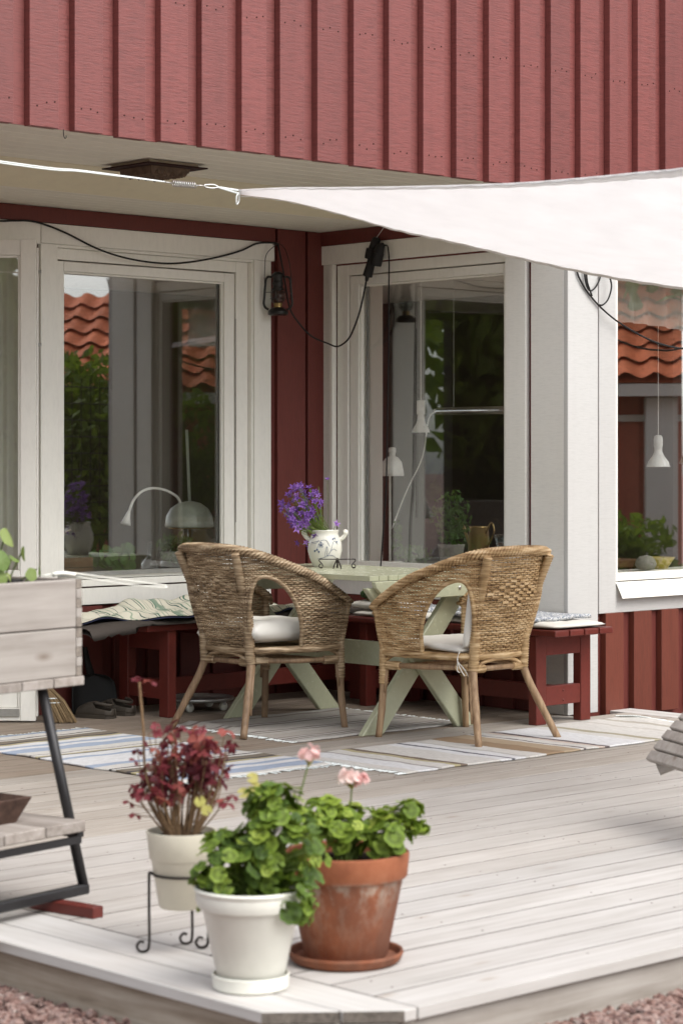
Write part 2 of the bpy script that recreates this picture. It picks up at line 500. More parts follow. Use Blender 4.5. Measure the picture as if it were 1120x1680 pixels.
def m_terracotta():
    t = NT('terracotta')
    v = t.coord((1, 1, 1), False)
    n1 = t.noise(v, 9, 6, .65)
    col = t.ramp(n1, [(.3, (.20, .065, .032)), (.55, (.33, .115, .055)), (.75, (.42, .17, .09))])
    sep = t.n('ShaderNodeSeparateXYZ'); tc = t.n('ShaderNodeTexCoord'); t.l(tc.outputs['Object'], sep.inputs[0])
    band = t.ramp(sep.outputs['Z'], [(.0, (.1,) * 3), (.09, (.12,) * 3), (.15, (.35,) * 3), (.185, (.95,) * 3), (.205, (.75,) * 3), (.216, (0,) * 3)])
    n2 = t.noise(t.coord((1, 1, .55), False), 26, 5, .7)
    stain = t.math('MULTIPLY', t.ramp(n2, [(.44, (0,) * 3), (.58, (1,) * 3)]), band)
    col = t.mix(stain, col, (.52, .45, .36))
    n3 = t.noise(t.coord((1, 1, .4), False), 7, 4, .6)
    body = t.ramp(sep.outputs['Z'], [(.0, (.9,) * 3), (.2, (.9,) * 3), (.216, (.1,) * 3)])
    dk = t.math('MULTIPLY', t.ramp(n3, [(.36, (.15,) * 3), (.58, (.85,) * 3)]), body)
    col = t.mix(dk, col, (.13, .055, .035))
    t.pbr(col, .82, t.bump(n1, .25, .002), .25)
    return t.m
M['terra'] = m_terracotta()

def m_rug(name, axis, stops, period=1.0, off=0.0):
    """rag weave: stripes across the rug with uneven weft"""
    t = NT(name)
    tc = t.n('ShaderNodeTexCoord'); sep = t.n('ShaderNodeSeparateXYZ'); t.l(tc.outputs['Object'], sep.inputs[0])
    wob = t.noise(t.coord((14, 14, 14), False), 1.0, 3, .6)
    f = t.math('ADD', t.math('MULTIPLY', sep.outputs[axis], 1 / period), off)
    f = t.math('ADD', f, t.math('MULTIPLY', t.math('SUBTRACT', wob, .5), .012))
    f = t.math('FRACT', f)
    col = t.ramp(f, stops, 'CONSTANT')
    sc = [30, 30, 30]; sc['XYZ'.index(axis)] = 240
    sp = t.noise(t.coord(tuple(sc), False), 1.0, 2, .6)
    col = t.mix(t.ramp(sp, [(.35, (.55,) * 3), (.6, (0,) * 3)]), col, t.mix(.5, col, (.16, .14, .13)))
    t.pbr(col, .95, t.bump(sp, .6, .003), .1)
    return t.m
cw, cg, cd, cb, cy, cl, ct = (.60, .58, .54), (.45, .43, .40), (.085, .075, .075), (.34, .40, .50), (.42, .37, .22), (.66, .66, .66), (.30, .21, .13)
M['rugblue'] = m_rug('blue_striped_rag', 'Y', [(0, cl), (.09, cb), (.13, cl), (.20, (.12, .11, .11)), (.215, cy), (.235, cw), (.27, cd), (.28, cw), (.36, cb), (.45, cl), (.50, cb), (.54, cl), (.60, cy), (.63, cd), (.66, (.2, .17, .13)), (.72, cw), (.75, cd), (.765, cw), (.84, cb), (.90, cl)], 1.05, .1)
M['rugtable'] = m_rug('taupe_striped_rag', 'Y', [(0, cg), (.06, (.2, .17, .15)), (.075, cg), (.10, (.2, .17, .15)), (.125, cg), (.15, (.26, .22, .2)), (.17, (.40, .37, .33)), (.30, (.44, .41, .37)), (.36, (.2, .17, .15)), (.38, cg), (.41, (.2, .17, .15)), (.43, (.47, .44, .40)), (.62, (.22, .19, .17)), (.645, cg), (.68, (.24, .2, .18)), (.70, (.45, .42, .38)), (.88, (.25, .21, .19)), (.91, cg)], .86, .5)
M['rugright'] = m_rug('cream_striped_rag', 'X', [(0, cw), (.05, cl), (.10, (.36, .34, .32)), (.112, cw), (.15, cy), (.165, (.17, .13, .1)), (.18, cw), (.27, cl), (.30, (.14, .14, .16)), (.312, cl), (.34, cg), (.355, cw), (.40, ct), (.46, (.40, .31, .21)), (.51, cw), (.52, (.14, .12, .12)), (.53, cw), (.56, (.55, .46, .40)), (.575, (.12, .1, .1)), (.59, cl), (.70, cw), (.735, (.36, .33, .24)), (.76, cw), (.86, (.5, .47, .42)), (.875, cw), (.93, (.42, .39, .33)), (.95, cw)], 2.1, .5)

def m_throw():
    t = NT('green_ikat_cloth')
    tc = t.n('ShaderNodeTexCoord'); sep = t.n('ShaderNodeSeparateXYZ'); t.l(tc.outputs['Object'], sep.inputs[0])
    wob = t.noise(t.coord((5, 5, 5), False), 1.0, 2, .5)
    f = t.math('FRACT', t.math('ADD', t.math('MULTIPLY', sep.outputs['X'], 9.0), t.math('MULTIPLY', wob, 1.3)))
    g1 = (.10, .19, .135); c0 = (.64, .61, .50)
    st = t.ramp(f, [(0, c0), (.16, (.06, .11, .09)), (.21, c0), (.30, g1), (.37, c0), (.55, (.32, .38, .28)), (.60, c0), (.8, (.06, .11, .09)), (.83, c0)], 'CONSTANT')
    bl = t.ramp(t.noise(t.coord((13, 6, 9), False), 1.0, 2, .5), [(.60, (0,) * 3), (.66, (1,) * 3)])
    left = t.ramp(sep.outputs['X'], [(.20, (0,) * 3), (.30, (1,) * 3)])
    base = t.mix(left, c0, st)
    col = t.mix(t.math('MULTIPLY', bl, .75), base, (.12, .22, .155))
    t.pbr(col, .9, t.bump(t.noise(t.coord((300, 300, 300), False), 1, 1), .2, .001), .1)
    return t.m
M['throw'] = m_throw()
def m_print(name, a, b, scale):
    t = NT(name)
    vo = t.n('ShaderNodeTexVoronoi', feature='DISTANCE_TO_EDGE'); vo.inputs['Scale'].default_value = scale
    n = t.n('ShaderNodeTexNoise'); n.inputs['Scale'].default_value = scale * 1.2
    v = t.coord((1, 1, 1), False)
    t.l(v, n.inputs['Vector'])
    ad = t.mix(.12, v, n.outputs['Color'])
    t.l(ad, vo.inputs['Vector'])
    col = t.ramp(vo.outputs[0], [(.06, b), (.12, a)])
    n2 = t.noise(v, scale * 2.2, 3, .6)
    col = t.mix(t.ramp(n2, [(.52, (0,) * 3), (.58, (.8,) * 3)]), col, b)
    t.pbr(col, .9, None, .1)
    return t.m
M['bluecloth'] = m_print('blue_floral_print', (.60, .60, .58), (.16, .18, .22), 38)
M['bluelining'] = m_plain('navy_lining', (.035, .04, .075), .9, .1)

def m_stone():
    t = NT('red_gravel_stone')
    oi = t.noise(t.coord((1, 1, 1), False), 42, 1, .5)
    col = t.ramp(oi, [(.32, (.085, .05, .045)), (.45, (.20, .115, .095)), (.55, (.30, .215, .185)), (.65, (.16, .105, .095)), (.78, (.42, .36, .32))])
    t.pbr(col, .85, None, .3)
    return t.m
M['stone'] = m_stone()

# ------------------------------------------------------------------ ground
g = G(); g.grid(lambda u, v: Vector((-150 + 300 * u, -150 + 300 * v, -.135)), 3, 3)
tag(g.build('ground', M['gravel']), kind='structure')
lawn = G(); lawn.grid(lambda u, v: Vector((3.0 + 60 * u, -60 + 52 * v, -.131)), 3, 3)
M['lawn'] = m_plain('lawn_grass', (.07, .115, .02), .9, .2, 0, 30, .4, .5)
tag(lawn.build('lawn', M['lawn']), kind='structure')
rs = random.Random(3)
g = G()
ico = [(0, 0, 1), (.89, 0, .45), (.28, .85, .45), (-.72, .53, .45), (-.72, -.53, .45), (.28, -.85, .45), (.72, .53, -.45), (-.28, .85, -.45), (-.89, 0, -.45), (-.28, -.85, -.45), (.72, -.53, -.45), (0, 0, -1)]
icf = [(0, 1, 2), (0, 2, 3), (0, 3, 4), (0, 4, 5), (0, 5, 1), (1, 6, 2), (2, 7, 3), (3, 8, 4), (4, 9, 5), (5, 10, 1), (2, 6, 7), (3, 7, 8), (4, 8, 9), (5, 9, 10), (1, 10, 6), (6, 11, 7), (7, 11, 8), (8, 11, 9), (9, 11, 10), (10, 11, 6)]
def pebble(x, y):
    s = rs.uniform(.008, .019)
    a = rs.random() * 6.28; ca, sa = math.cos(a), math.sin(a)
    e = (rs.uniform(.8, 1.4), rs.uniform(.6, 1.0), rs.uniform(.5, .8))
    z = -.133 + s * .35 + rs.random() * .008
    pts = []
    for p in ico:
        q = [p[i] * e[i] * s * rs.uniform(.82, 1.15) for i in range(3)]
        pts.append((x + q[0] * ca - q[1] * sa, y + q[0] * sa + q[1] * ca, z + q[2]))
    g.add(pts, icf)
for i in range(5200): pebble(rs.uniform(-5.75, -4.86), rs.uniform(-5.3, -3.5))
for i in range(4200): pebble(rs.uniform(-4.6, -2.6), rs.uniform(-5.75, -5.30))
for i in range(900): pebble(rs.uniform(-5.2, -4.5), rs.uniform(-5.8, -5.2))
for i in range(700): pebble(rs.uniform(.45, 1.1), rs.uniform(-2.6, -1.73))
tag(g.build('gravel', M['stone']), 'reddish crushed stone gravel beside the wooden deck', 'gravel', kind='stuff')

# ------------------------------------------------------------------ deck
deck = empty('deck', kind='structure')
PITCH = .1460
NB = 37
rd = random.Random(11)
def deckboard(x0, x1, y0, y1, mat='deck'):
    dz = rd.uniform(-.0002, .0006)
    G().box(x0, x1, y0, y1, -.028 + dz, dz).build('board', M[mat], deck, bevel=.0012)
for k in range(NB):
    y0 = -5.335 + k * PITCH; y1 = y0 + PITCH - rd.uniform(.006, .0085)
    if y0 > -.02: break
    y1 = min(y1, -.004)
    xr = .296 if y1 < -1.74 else -.006
    xl = -4.607
    cuts = [xl] + sorted(rd.sample([-4.2, -3.7, -2.9, -1.9, -1.0, -2.4, -3.3], 1)) + [xr] if rd.random() < .45 and k > 1 else [xl, xr]
    for a, b in zip(cuts[:-1], cuts[1:]):
        deckboard(a + (.0015 if a != xl else 0), b - .0015, y0, y1, 'deck' if y0 < -4.25 + rd.uniform(-.2, .2) else 'decklite' if y0 < -3.2 + rd.uniform(-.2, .2) else 'deckmid' if y0 < -1.75 else 'deckbrown')  # boards step darker and browner toward the house wall
for k in range(NB - 1):
    yj = -5.335 + (k + 1) * PITCH
    if yj > -.02: break
    G().box(-4.606, .294 if yj < -1.76 else -.008, yj - .012, yj + .0005, -.02, -.0007).build('joint', M['joint'], deck)  # flush dark strips paint in the shade and dirt of the gaps
for xj in (-4.7598, -4.609): G().box(xj - .002, xj + .0022, -5.24, -.002, -.02, -.0009).build('joint', M['joint'], deck)
G().prism([(-4.893, .0), (-4.762, .0), (-4.762, -5.243), (-4.893, -5.130)], -.028, .0006).build('border_board', M['decky'], deck, bevel=.0025)
G().prism([(-4.757, .0), (-4.611, .0), (-4.611, -5.335), (-4.650, -5.335), (-4.757, -5.247)], -.028, -.0004).build('border_board', M['decky'], deck, bevel=.0025)
for a, b in ((.300, .374), (.379, .455)):
    G().box(a, b, -6.0, -1.735, -.028, .001).build('border_board', M['decky'], deck, bevel=.0025)
for k in range(1, 5):
    y1 = -5.335 - (k - 1) * PITCH - .005
scr = G()
for k in range(NB):
    y0 = -5.335 + k * PITCH
    for i in range(8):
        x = -4.52 + i * .61
        if y0 > -1.8 and x > -.1: continue
        for dy in (.03, .106):
            if rd.random() < .45: continue
            scr.lathe([(.0027, 0), (.0027, .0013)], 6, (x + rd.uniform(-.008, .008), y0 + dy + rd.uniform(-.005, .005), -.0001))
tag(scr.build('screw_heads', M['rust'], deck), kind='stuff')
# fascia, grey cut ends and a dark box added below to block light
G().box(-4.878, -4.848, -5.135, 0, -.128, -.029).build('fascia_board', M['fascia'], deck, bevel=.002)
G().box(-4.64, .44, -5.318, -5.288, -.128, -.029).build('fascia_board', M['fasciax'], deck, bevel=.002)
G().beam((-4.872, -5.125, -.079), (-4.648, -5.313, -.079), .028, .098).build('fascia_board', M['fasciax'], deck, bevel=.002)
G().box(-4.84, .29, -5.28, -1.75, -.131, -.07).box(-4.84, -.01, -1.749, -.01, -.131, -.07).build('dark_underlay', M['dark'], deck)
# sawn grey end grain on the chamfered corner (2 mm caps)
def cap(p, q, z0, z1):
    p, q = Vector((*p, 0)), Vector((*q, 0)); d = (q - p); n = Vector((d.y, -d.x, 0)).normalized()
    if n.y > 0: n = -n
    c = (p + q) / 2 + n * .0006; c.z = (z0 + z1) / 2
    G().obox(c, d * .494, n * .0012, Vector((0, 0, (z1 - z0) / 2 - .002))).build('end_grain', M['endgrain'], deck)
cap((-4.893, -5.130), (-4.762, -5.243), -.028, 0)
cap((-4.757, -5.247), (-4.650, -5.335), -.028, 0)
G().box(-5.02, -4.93, -4.02, -3.86, -.133, -.115).build('paving_offcut', M['fascia'], deck, bevel=.004)

# ------------------------------------------------------------------ house
house = empty('house', (0, 0, 0), 0, 'red timber-clad house with white window frames and a recessed porch', 'house')
YC = -1.70      # face of the clad wall in front of the porch
w = G()
# porch rear wall with window and door openings
w.box(-.51, .12, .002, .14, 0, 2.50).box(-1.90, -.51, .002, .14, 0, .60).box(-3.2, -.51, .002, .14, 2.25, 2.50)
w.box(-1.86, -1.79, .002, .14, 0, 2.25).box(-6, -3.2, .002, .14, 0, 2.50)
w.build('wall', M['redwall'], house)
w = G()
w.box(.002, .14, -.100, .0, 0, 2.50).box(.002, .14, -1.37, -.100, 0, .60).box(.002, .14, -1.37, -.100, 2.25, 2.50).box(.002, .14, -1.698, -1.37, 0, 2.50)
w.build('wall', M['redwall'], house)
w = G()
w.box(.142, .345, YC, YC + .14, -.12, 2.50).box(.345, 2.6, YC, YC + .14, -.12, .60).box(.345, 2.6, YC, YC + .14, 2.2, 2.50).box(4.15, 4.3, YC, YC + .14, -.12, 2.5).box(2.6, 2.75, YC, YC + .14, -.12, 2.5).box(2.75, 4.15, YC, YC + .14, -.12, .2).box(2.75, 4.15, YC, YC + .14, 2.3, 2.5)  # opening right of the window added out of view to light the wing
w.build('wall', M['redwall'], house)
w = G(); w.box(-6, 5.2, YC, YC + .12, 2.535, 5.0); w.build('upper_wall', M['red'], house)
# the rooms; unseen openings added in the outer walls to light them
r = G()
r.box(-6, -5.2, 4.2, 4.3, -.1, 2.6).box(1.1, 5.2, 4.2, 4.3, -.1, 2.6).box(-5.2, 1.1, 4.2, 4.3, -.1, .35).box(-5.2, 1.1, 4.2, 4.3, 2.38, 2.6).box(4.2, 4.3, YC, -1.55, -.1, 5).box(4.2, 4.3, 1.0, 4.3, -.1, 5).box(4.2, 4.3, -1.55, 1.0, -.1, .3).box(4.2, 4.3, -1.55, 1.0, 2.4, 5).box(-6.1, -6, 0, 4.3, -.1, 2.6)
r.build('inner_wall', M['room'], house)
G().box(-6, 5.2, .15, 4.2, -.08, .0).box(.15, 5.2, YC + .15, .149, -.08, .0).build('inner_floor', M['roomfloor'], house)
G().box(-6, 5.2, .15, 4.2, 2.45, 2.52).box(.15, 5.2, YC + .15, .149, 2.45, 2.52).build('ceiling', M['ceil'], house)
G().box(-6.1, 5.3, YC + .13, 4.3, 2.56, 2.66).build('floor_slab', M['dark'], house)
G().obox((-.4, 1.3, 5.9), (6.2, 0, 0), (0, 3.6, .0), (0, 0, .08)).obox((-.4, 1.3, 5.35), (5.9, 0, 0), (0, 2.9, 0), (0, 0, .4)).build('roof', M['tile'], house)

G().box(.141, .150, -.10, .14, 0, 2.45).box(.141, .15, -1.55, -1.38, 0, 2.45).box(.151, 2.6, YC + .141, YC + .15, .0, .59).box(.15, 4.19, YC + .141, YC + .15, 2.25, 2.45).box(-1.9, -.5, .141, .15, 0, .59).box(-.5, .14, .141, .15, 0, 2.45).build('inner_lining', M['ceil'], house)
# cladding boards in front of the under-boards
rb = random.Random(5)
nails = G()
X0 = -3.124 - .2135 * 8
k = 0
while True:
    x = X0 + .2135 * k; k += 1
    if x > 2.6: break
    wd = .137 + rb.uniform(-.003, .003)
    zb = 2.505 + rb.uniform(-.003, .003)
    yo = YC - .040 - rb.uniform(0, .003)
    G().box(x, x + wd, yo, YC - .004, zb, 4.95).build('board', M['red'], house, bevel=.0018)
    G().box(x + wd - .012, x + .2135 + .012, YC - .0035, YC + .004, zb + .004, 4.94).build('under_board', M['red'], house)
    for zz in (2.585, 3.07, 3.55):
        for dx in (.03, .075, .115):
            nails.lathe([(.0035, -.001), (.0035, .001)], 6, (x + dx + rb.uniform(-.006, .006), yo - .0006, zz + rb.uniform(-.012, .012) + .1 * dx), Matrix.Rotation(R(90), 4, 'X'))
    if x > .16:
        z1 = .474 if x < 2.5 else 2.45
        G().box(x - .022, x - .022 + wd, YC - .036, YC - .002, -.03, z1).build('board', M['redlow'], house, bevel=.0018)
tag(nails.build('nail_heads', M['nail'], house), kind='stuff')
# red boards of the porch rear wall
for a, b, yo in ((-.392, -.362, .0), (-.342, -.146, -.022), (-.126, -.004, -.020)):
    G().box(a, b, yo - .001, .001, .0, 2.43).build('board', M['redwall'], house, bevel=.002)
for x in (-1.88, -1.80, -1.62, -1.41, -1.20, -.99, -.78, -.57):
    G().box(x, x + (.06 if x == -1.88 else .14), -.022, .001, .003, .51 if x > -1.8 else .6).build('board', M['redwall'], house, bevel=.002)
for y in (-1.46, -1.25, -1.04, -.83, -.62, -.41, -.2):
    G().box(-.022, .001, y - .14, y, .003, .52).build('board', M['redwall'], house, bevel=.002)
# beams under the soffit
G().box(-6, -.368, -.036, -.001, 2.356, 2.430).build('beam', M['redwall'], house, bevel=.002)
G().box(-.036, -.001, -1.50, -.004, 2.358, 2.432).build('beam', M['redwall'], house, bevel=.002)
# soffits
n = 8; y0 = -1.69; wy = (1.69 - .862) / n
for i in range(n):
    G().box(-6, .05, y0 + i * wy, y0 + (i + 1) * wy - .009, 2.516, 2.530).build('soffit_board', M['soffit'], house, bevel=.003)
G().prism([(-.862, 2.516), (-.862, 2.53), (-.575, 2.445), (-.575, 2.4325)], -6, .0, Matrix(((0, 0, 1, 0), (1, 0, 0, 0), (0, 1, 0, 0), (0, 0, 0, 1)))).build('soffit_panel', M['beige'], house)
n = 7; y0 = -.574; wy = .572 / n
for i in range(n):
    G().box(-6, .0, y0 + i * wy, y0 + (i + 1) * wy - .006, 2.432, 2.446).build('soffit_board', M['soffit'], house, bevel=.003)
G().box(-6, .14, -1.69, 0, 2.532, 2.545).build('soffit_lining', M['beige'], house)
# corner boards
G().box(-.027, -.001, -1.725, -1.514, 0.003, 2.50).build('corner_board', M['whiteboard'], house, bevel=.002)
G().box(-.0275, .192, -1.753, -1.7265, 0.003, 2.50).build('corner_board', M['whitefront'], house, bevel=.002)

def winpart(win, name, boxes, mat='white', bev=.002):
    q = G()
    for b in boxes: q.box(*b)
    return q.build(name, M[mat], win, bevel=bev)

# window in the rear wall
wa = empty('window', (0, 0, 0), 0, parent=house)
winpart(wa, 'casing', [(-1.851, -1.752, -.028, 0, .60, 2.257)])
winpart(wa, 'casing', [(-.507, -.392, -.028, 0, .50, 2.257)])
winpart(wa, 'casing', [(-1.851, -.372, -.032, 0, 2.258, 2.354)])
winpart(wa, 'moulding', [(-1.751, -.508, -.020, .02, 2.244, 2.2575)])
winpart(wa, 'moulding', [(-.522, -.508, -.020, .02, .60, 2.243)])
winpart(wa, 'frame', [(-.603, -.523, .006, .10, .6, 2.243)])
winpart(wa, 'frame', [(-1.751, -.604, .006, .10, 2.189, 2.243)])
winpart(wa, 'frame', [(-1.79, -1.745, .010, .10, .6, 2.188)])
winpart(wa, 'sash', [(-1.744, -1.688, .012, .07, .640, 2.182)])
winpart(wa, 'sash', [(-.676, -.609, .012, .07, .640, 2.182)])
winpart(wa, 'sash', [(-1.687, -.677, .012, .07, 2.135, 2.182)])
winpart(wa, 'sash', [(-1.687, -.677, .012, .07, .640, .672)])
winpart(wa, 'glazing_bead', [(-1.687, -1.678, .022, .04, .673, 2.134), (-.686, -.677, .022, .04, .673, 2.134), (-1.677, -.687, .022, .04, 2.125, 2.134)])
winpart(wa, 'weather_bar', [(-1.744, -.609, -.004, .011, .655, .674)], 'zinc')
winpart(wa, 'pane', [(-1.687, -.677, .045, .051, .673, 2.134)], 'glass', 0)
winpart(wa, 'spacer', [(-.689, -.678, .052, .066, .673, 2.134)], 'black', 0)
winpart(wa, 'spacer', [(-1.686, -1.675, .052, .066, .673, 2.134)], 'black', 0)
winpart(wa, 'sill', [(-1.80, -.508, -.03, .011, .606, .638)])
winpart(wa, 'apron', [(-1.851, -.508, -.026, 0, .517, .598)])
winpart(wa, 'inner_sill', [(-1.75, -.55, .10, .42, .60, .638)], 'crate')
winpart(wa, 'seal_strip', [(-.6065, -.6035, .004, .008, .9, 1.95)], 'chrome', 0)
G().box(-.43, -.376, -.034, -.029, 2.27, 2.352).build('casing_end', M['white'], wa)
# window in the side wall of the porch (its own frame: u runs away from the corner)
wb = empty('window', (0, 0, 0), R(-90), parent=house)
winpart(wb, 'casing', [(.002, .082, -.016, 0, .50, 2.257)], 'whiteboard')
winpart(wb, 'casing', [(1.345, 1.482, -.028, 0, .50, 2.257)], 'whiteboard')
winpart(wb, 'casing', [(.002, 1.482, -.030, 0, 2.258, 2.357)])
winpart(wb, 'moulding', [(.083, .105, -.03, .0, .6, 2.2565)])
winpart(wb, 'frame', [(.106, .190, .004, .10, .6, 2.256)])
winpart(wb, 'frame', [(.191, 1.38, .004, .10, 2.196, 2.256)])
winpart(wb, 'frame', [(1.33, 1.42, .004, .10, .6, 2.195)])
winpart(wb, 'sash', [(.196, .262, .012, .075, .640, 2.189)])
winpart(wb, 'sash', [(1.30, 1.326, .012, .075, .640, 2.189)])
winpart(wb, 'sash', [(.263, 1.299, .012, .075, 2.143, 2.189)])
winpart(wb, 'sash', [(.263, 1.299, .012, .075, .640, .690)])
winpart(wb, 'glazing_bead', [(.263, .272, .022, .045, .691, 2.142), (.273, 1.299, .022, .045, 2.133, 2.142)])
winpart(wb, 'pane', [(.263, 1.299, .050, .056, .691, 2.142)], 'glass', 0)
winpart(wb, 'spacer', [(.273, .283, .057, .07, .691, 2.142)], 'black', 0)
winpart(wb, 'sill', [(.11, 1.34, -.04, .011, .606, .638)])
winpart(wb, 'apron', [(.083, 1.344, -.026, 0, .517, .598)])
winpart(wb, 'inner_sill', [(.25, 1.32, .14, .40, .62, .652)])
winpart(wb, 'inner_reveal', [(.20, .262, .10, .19, .66, 2.2)])
# window in the front wall
wc_ = empty('window', (0, YC, 0), 0, parent=house)
winpart(wc_, 'casing', [(.228, .355, -.028, 0, .474, 2.45)], 'whitefront')
winpart(wc_, 'frame', [(.356, .41, .006, .10, .6, 2.2)])
winpart(wc_, 'sash', [(.358, 1.9, -.006, .06, .627, .664)])
winpart(wc_, 'sash', [(.358, 1.9, -.006, .06, 2.14, 2.19)])
winpart(wc_, 'sash', [(1.86, 1.92, -.005, .061, .665, 2.139)])
winpart(wc_, 'sash', [(.362, .398, .008, .06, .665, 2.139)])
winpart(wc_, 'pane', [(.398, 1.86, .030, .036, .665, 2.139)], 'glassC', 0)
winpart(wc_, 'apron', [(.358, 1.9, -.024, 0, .474, .60)], 'whitefront')
fl = G(); fl.prism([(-.001, .622), (-.028, .616), (-.060, .560), (-.066, .545), (-.062, .545), (-.056, .560), (-.026, .612), (-.001, .617)], .36, 1.9, Matrix(((0, 0, 1, 0), (1, 0, 0, 0), (0, 1, 0, 0), (0, 0, 0, 1))))
fl.build('sill_flashing', M['white'], wc_)
winpart(wc_, 'inner_sill', [(.40, 1.9, .10, .36, .62, .655)])
winpart(wc_, 'lintel', [(.356, 1.95, -.028, 0, 2.2, 2.3)])

# glazed door leaf standing ajar
dr = empty('door', (-2.023, -.233, .008), math.atan2(-.6821, .7313), parent=house)
winpart(dr, 'stile', [(-.072, 0, -.022, .022, 0, 2.238)])
winpart(dr, 'stile', [(-.92, -.85, -.022, .022, 0, 2.238)])
winpart(dr, 'rail', [(-.849, -.073, -.0215, .0215, 2.166, 2.237)])
winpart(dr, 'rail', [(-.849, -.073, -.0215, .0215, .62, .70)])
winpart(dr, 'rail', [(-.849, -.073, -.0215, .0215, .001, .06)])
winpart(dr, 'glazing_bead', [(-.084, -.073, -.014, .012, .701, 2.165), (-.85, -.085, -.014, .012, 2.154, 2.165)])
winpart(dr, 'panel', [(-.849, -.085, -.010, .010, .061, .619)])
winpart(dr, 'moulding', [(-.084, -.073, -.016, .012, .061, .619)])
winpart(dr, 'kick_strip', [(-.849, -.074, -.030, -.0225, .020, .058)], 'zinc')
winpart(dr, 'pane', [(-.849, -.085, -.003, .003, .701, 2.153)], 'glass', 0)
winpart(dr, 'lock_rail', [(.0005, .010, -.014, .014, .02, 2.20)], 'whiteboard')
for z in (.14, 1.75, 2.09):
    G().tube([(.009, 0, z), (.024, 0, z)], .008, 6).build('bolt', M['zinc'], dr)
# door frame and white curtain
winpart(house, 'door_frame', [(-1.905, -1.862, -.012, .1, 0, 2.3)])
winpart(house, 'door_frame', [(-3.2, -3.12, -.012, .1, 0, 2.3)])
winpart(house, 'door_frame', [(-3.2, -1.853, -.03, .1, 2.252, 2.354)])
winpart(house, 'threshold', [(-3.12, -1.906, -.01, .12, 0.002, .03)], 'fascia')
q = G(); q.grid(lambda u, v: Vector((-.845 + .775 * u, .045 + .012 * math.sin(u * 95) + .006 * math.sin(u * 37), .70 + 1.47 * v)), 160, 2)
q = q.build('curtain', M['drape'], None, True)
q.location = dr.location; q.rotation_euler = dr.rotation_euler
tag(q, 'white gathered curtain hanging behind the glazed door', 'curtain')

# ------------------------------------------------------------------ neighbouring shed and garden (seen mirrored in the windows)
e = Vector((.676, .737, 0)); nn = Vector((-.737, .676, 0))
shed = empty('shed', (6.8, -8.6, -.13), math.atan2(.737, .676), 'low red shed with orange tiled roof mirrored in the windows', 'shed')
M['shedred'] = m_paint('shed_red_paint', (.58, .18, .115), (60, 60, 5), .6, .1, .3, .3)
s_ = G(); s_.box(-5, 4.2, -3.2, -.05, 0, 1.95); s_.build('wall', M['shedred'], shed)
for i in range(44):
    G().box(-5 + i * .209, -5 + i * .209 + .14, -.049, -.025, 0, 1.93).build('board', M['shedred'], shed)
G().box(-5.3, 4.5, .30, .34, 1.92, 2.03).build('eaves_board', M['white'], shed)
G().box(-5.3, 4.5, -.05, .299, 2.0, 2.02).build('eaves_soffit', M['white'], shed)
G().box(1.45, 1.74, -.02, .20, 0, 1.92).build('post', M['white'], shed, bevel=.01)
G().box(.95, 1.05, -.02, .02, 0, 1.7).box(.95, 2.4, -.02, .02, 1.7, 1.76).build('door_frame', M['white'], shed)
G().prism([(.34, 2.04), (-1.7, 3.10), (-3.7, 2.04)], -5.3, 4.5, Matrix(((0, 0, 1, 0), (1, 0, 0, 0), (0, 1, 0, 0), (0, 0, 0, 1)))).build('roof', M['tile'], shed)
tl = G()
def tilef(u, v):
    x = -.13 + .28 * u
    h = .028 * math.sin(u * 2 * math.pi + .6) + .008 * (1 - v)
    return Vector((x, -.37 * v, h + .02 + .03 * (1 - v)))
tl.grid(tilef, 9, 2)
me_tile = tl.mesh('tile', M['tile'], True)
pitch = math.atan2(1.06, 2.04); L = math.hypot(1.06, 2.04)
for rI in range(7):
    for c in range(37):
        sl = rI * .335
        inst('tile', me_tile, shed, (-5.2 + c * .262, .37 - sl * math.cos(pitch), 2.055 + sl * math.sin(pitch)), (-pitch, 0, 0))
for o in shed.children:
    if o.name.startswith('tile') and not o.modifiers:
        pass

def leafcloud(g, c, rad, n, size, rng, squash=1.0):
    for i in range(n):
        while True:
            p = Vector((rng.uniform(-1, 1), rng.uniform(-1, 1), rng.uniform(-1, 1)))
            if .35 < p.length < 1: break
        p *= 1 - .25 * rng.random() * (math.sin(p.x * 7 + c[0]) * math.cos(p.y * 6 + p.z * 5) > 0)
        q = Vector(c) + Vector((p.x * rad[0], p.y * rad[1], p.z * rad[2]))
        a = Euler((rng.random() * 6.3, rng.random() * 6.3, rng.random() * 6.3)).to_matrix()
        s = size * rng.uniform(.6, 1.3)
        g.add([q + a @ Vector(v) * s for v in ((-1, 0, 0), (0, -.5, .1), (1, 0, 0), (0, .5, .1))], [(0, 1, 2), (0, 2, 3)])
def tree(name, label, loc, h, rad, n, size, seed, cat='tree', group=None):
    rng = random.Random(seed)
    t = empty(name, loc, 0, label, cat, group)
    tr = G(); tr.tube([(0, 0, 0), (.05, .03, h * .4), (-.04, .02, h * .8)], [.12 * h / 5, .09 * h / 5, .03 * h / 5], 8)
    for i in range(7):
        a = rng.random() * 6.3; z = h * rng.uniform(.25, .7)
        tr.tube([(0, 0, z), (math.cos(a) * rad * .35, math.sin(a) * rad * .35, z + h * .14), (math.cos(a) * rad * .7, math.sin(a) * rad * .7, z + h * .2)], [.045 * h / 5, .03 * h / 5, .01 * h / 5], 6)
    tr.build('trunk', M['bark'], t, True)
    g = G()
    for i in range(9):
        a = rng.random() * 6.3; q = rng.uniform(.1, .6) * rad
        leafcloud(g, (math.cos(a) * q, math.sin(a) * q, h * rng.uniform(.3, .88)), (rad * .55, rad * .55, h * .2), n // 9, size, rng)
    cr = g.build('crown', M['treeleaf'], t)
    return t
tree('garden_tree', 'tall leafy tree behind the tiled shed roof in the right window', (11.6, -9.4, -.13), 9, 4.2, 9000, .16, 1)
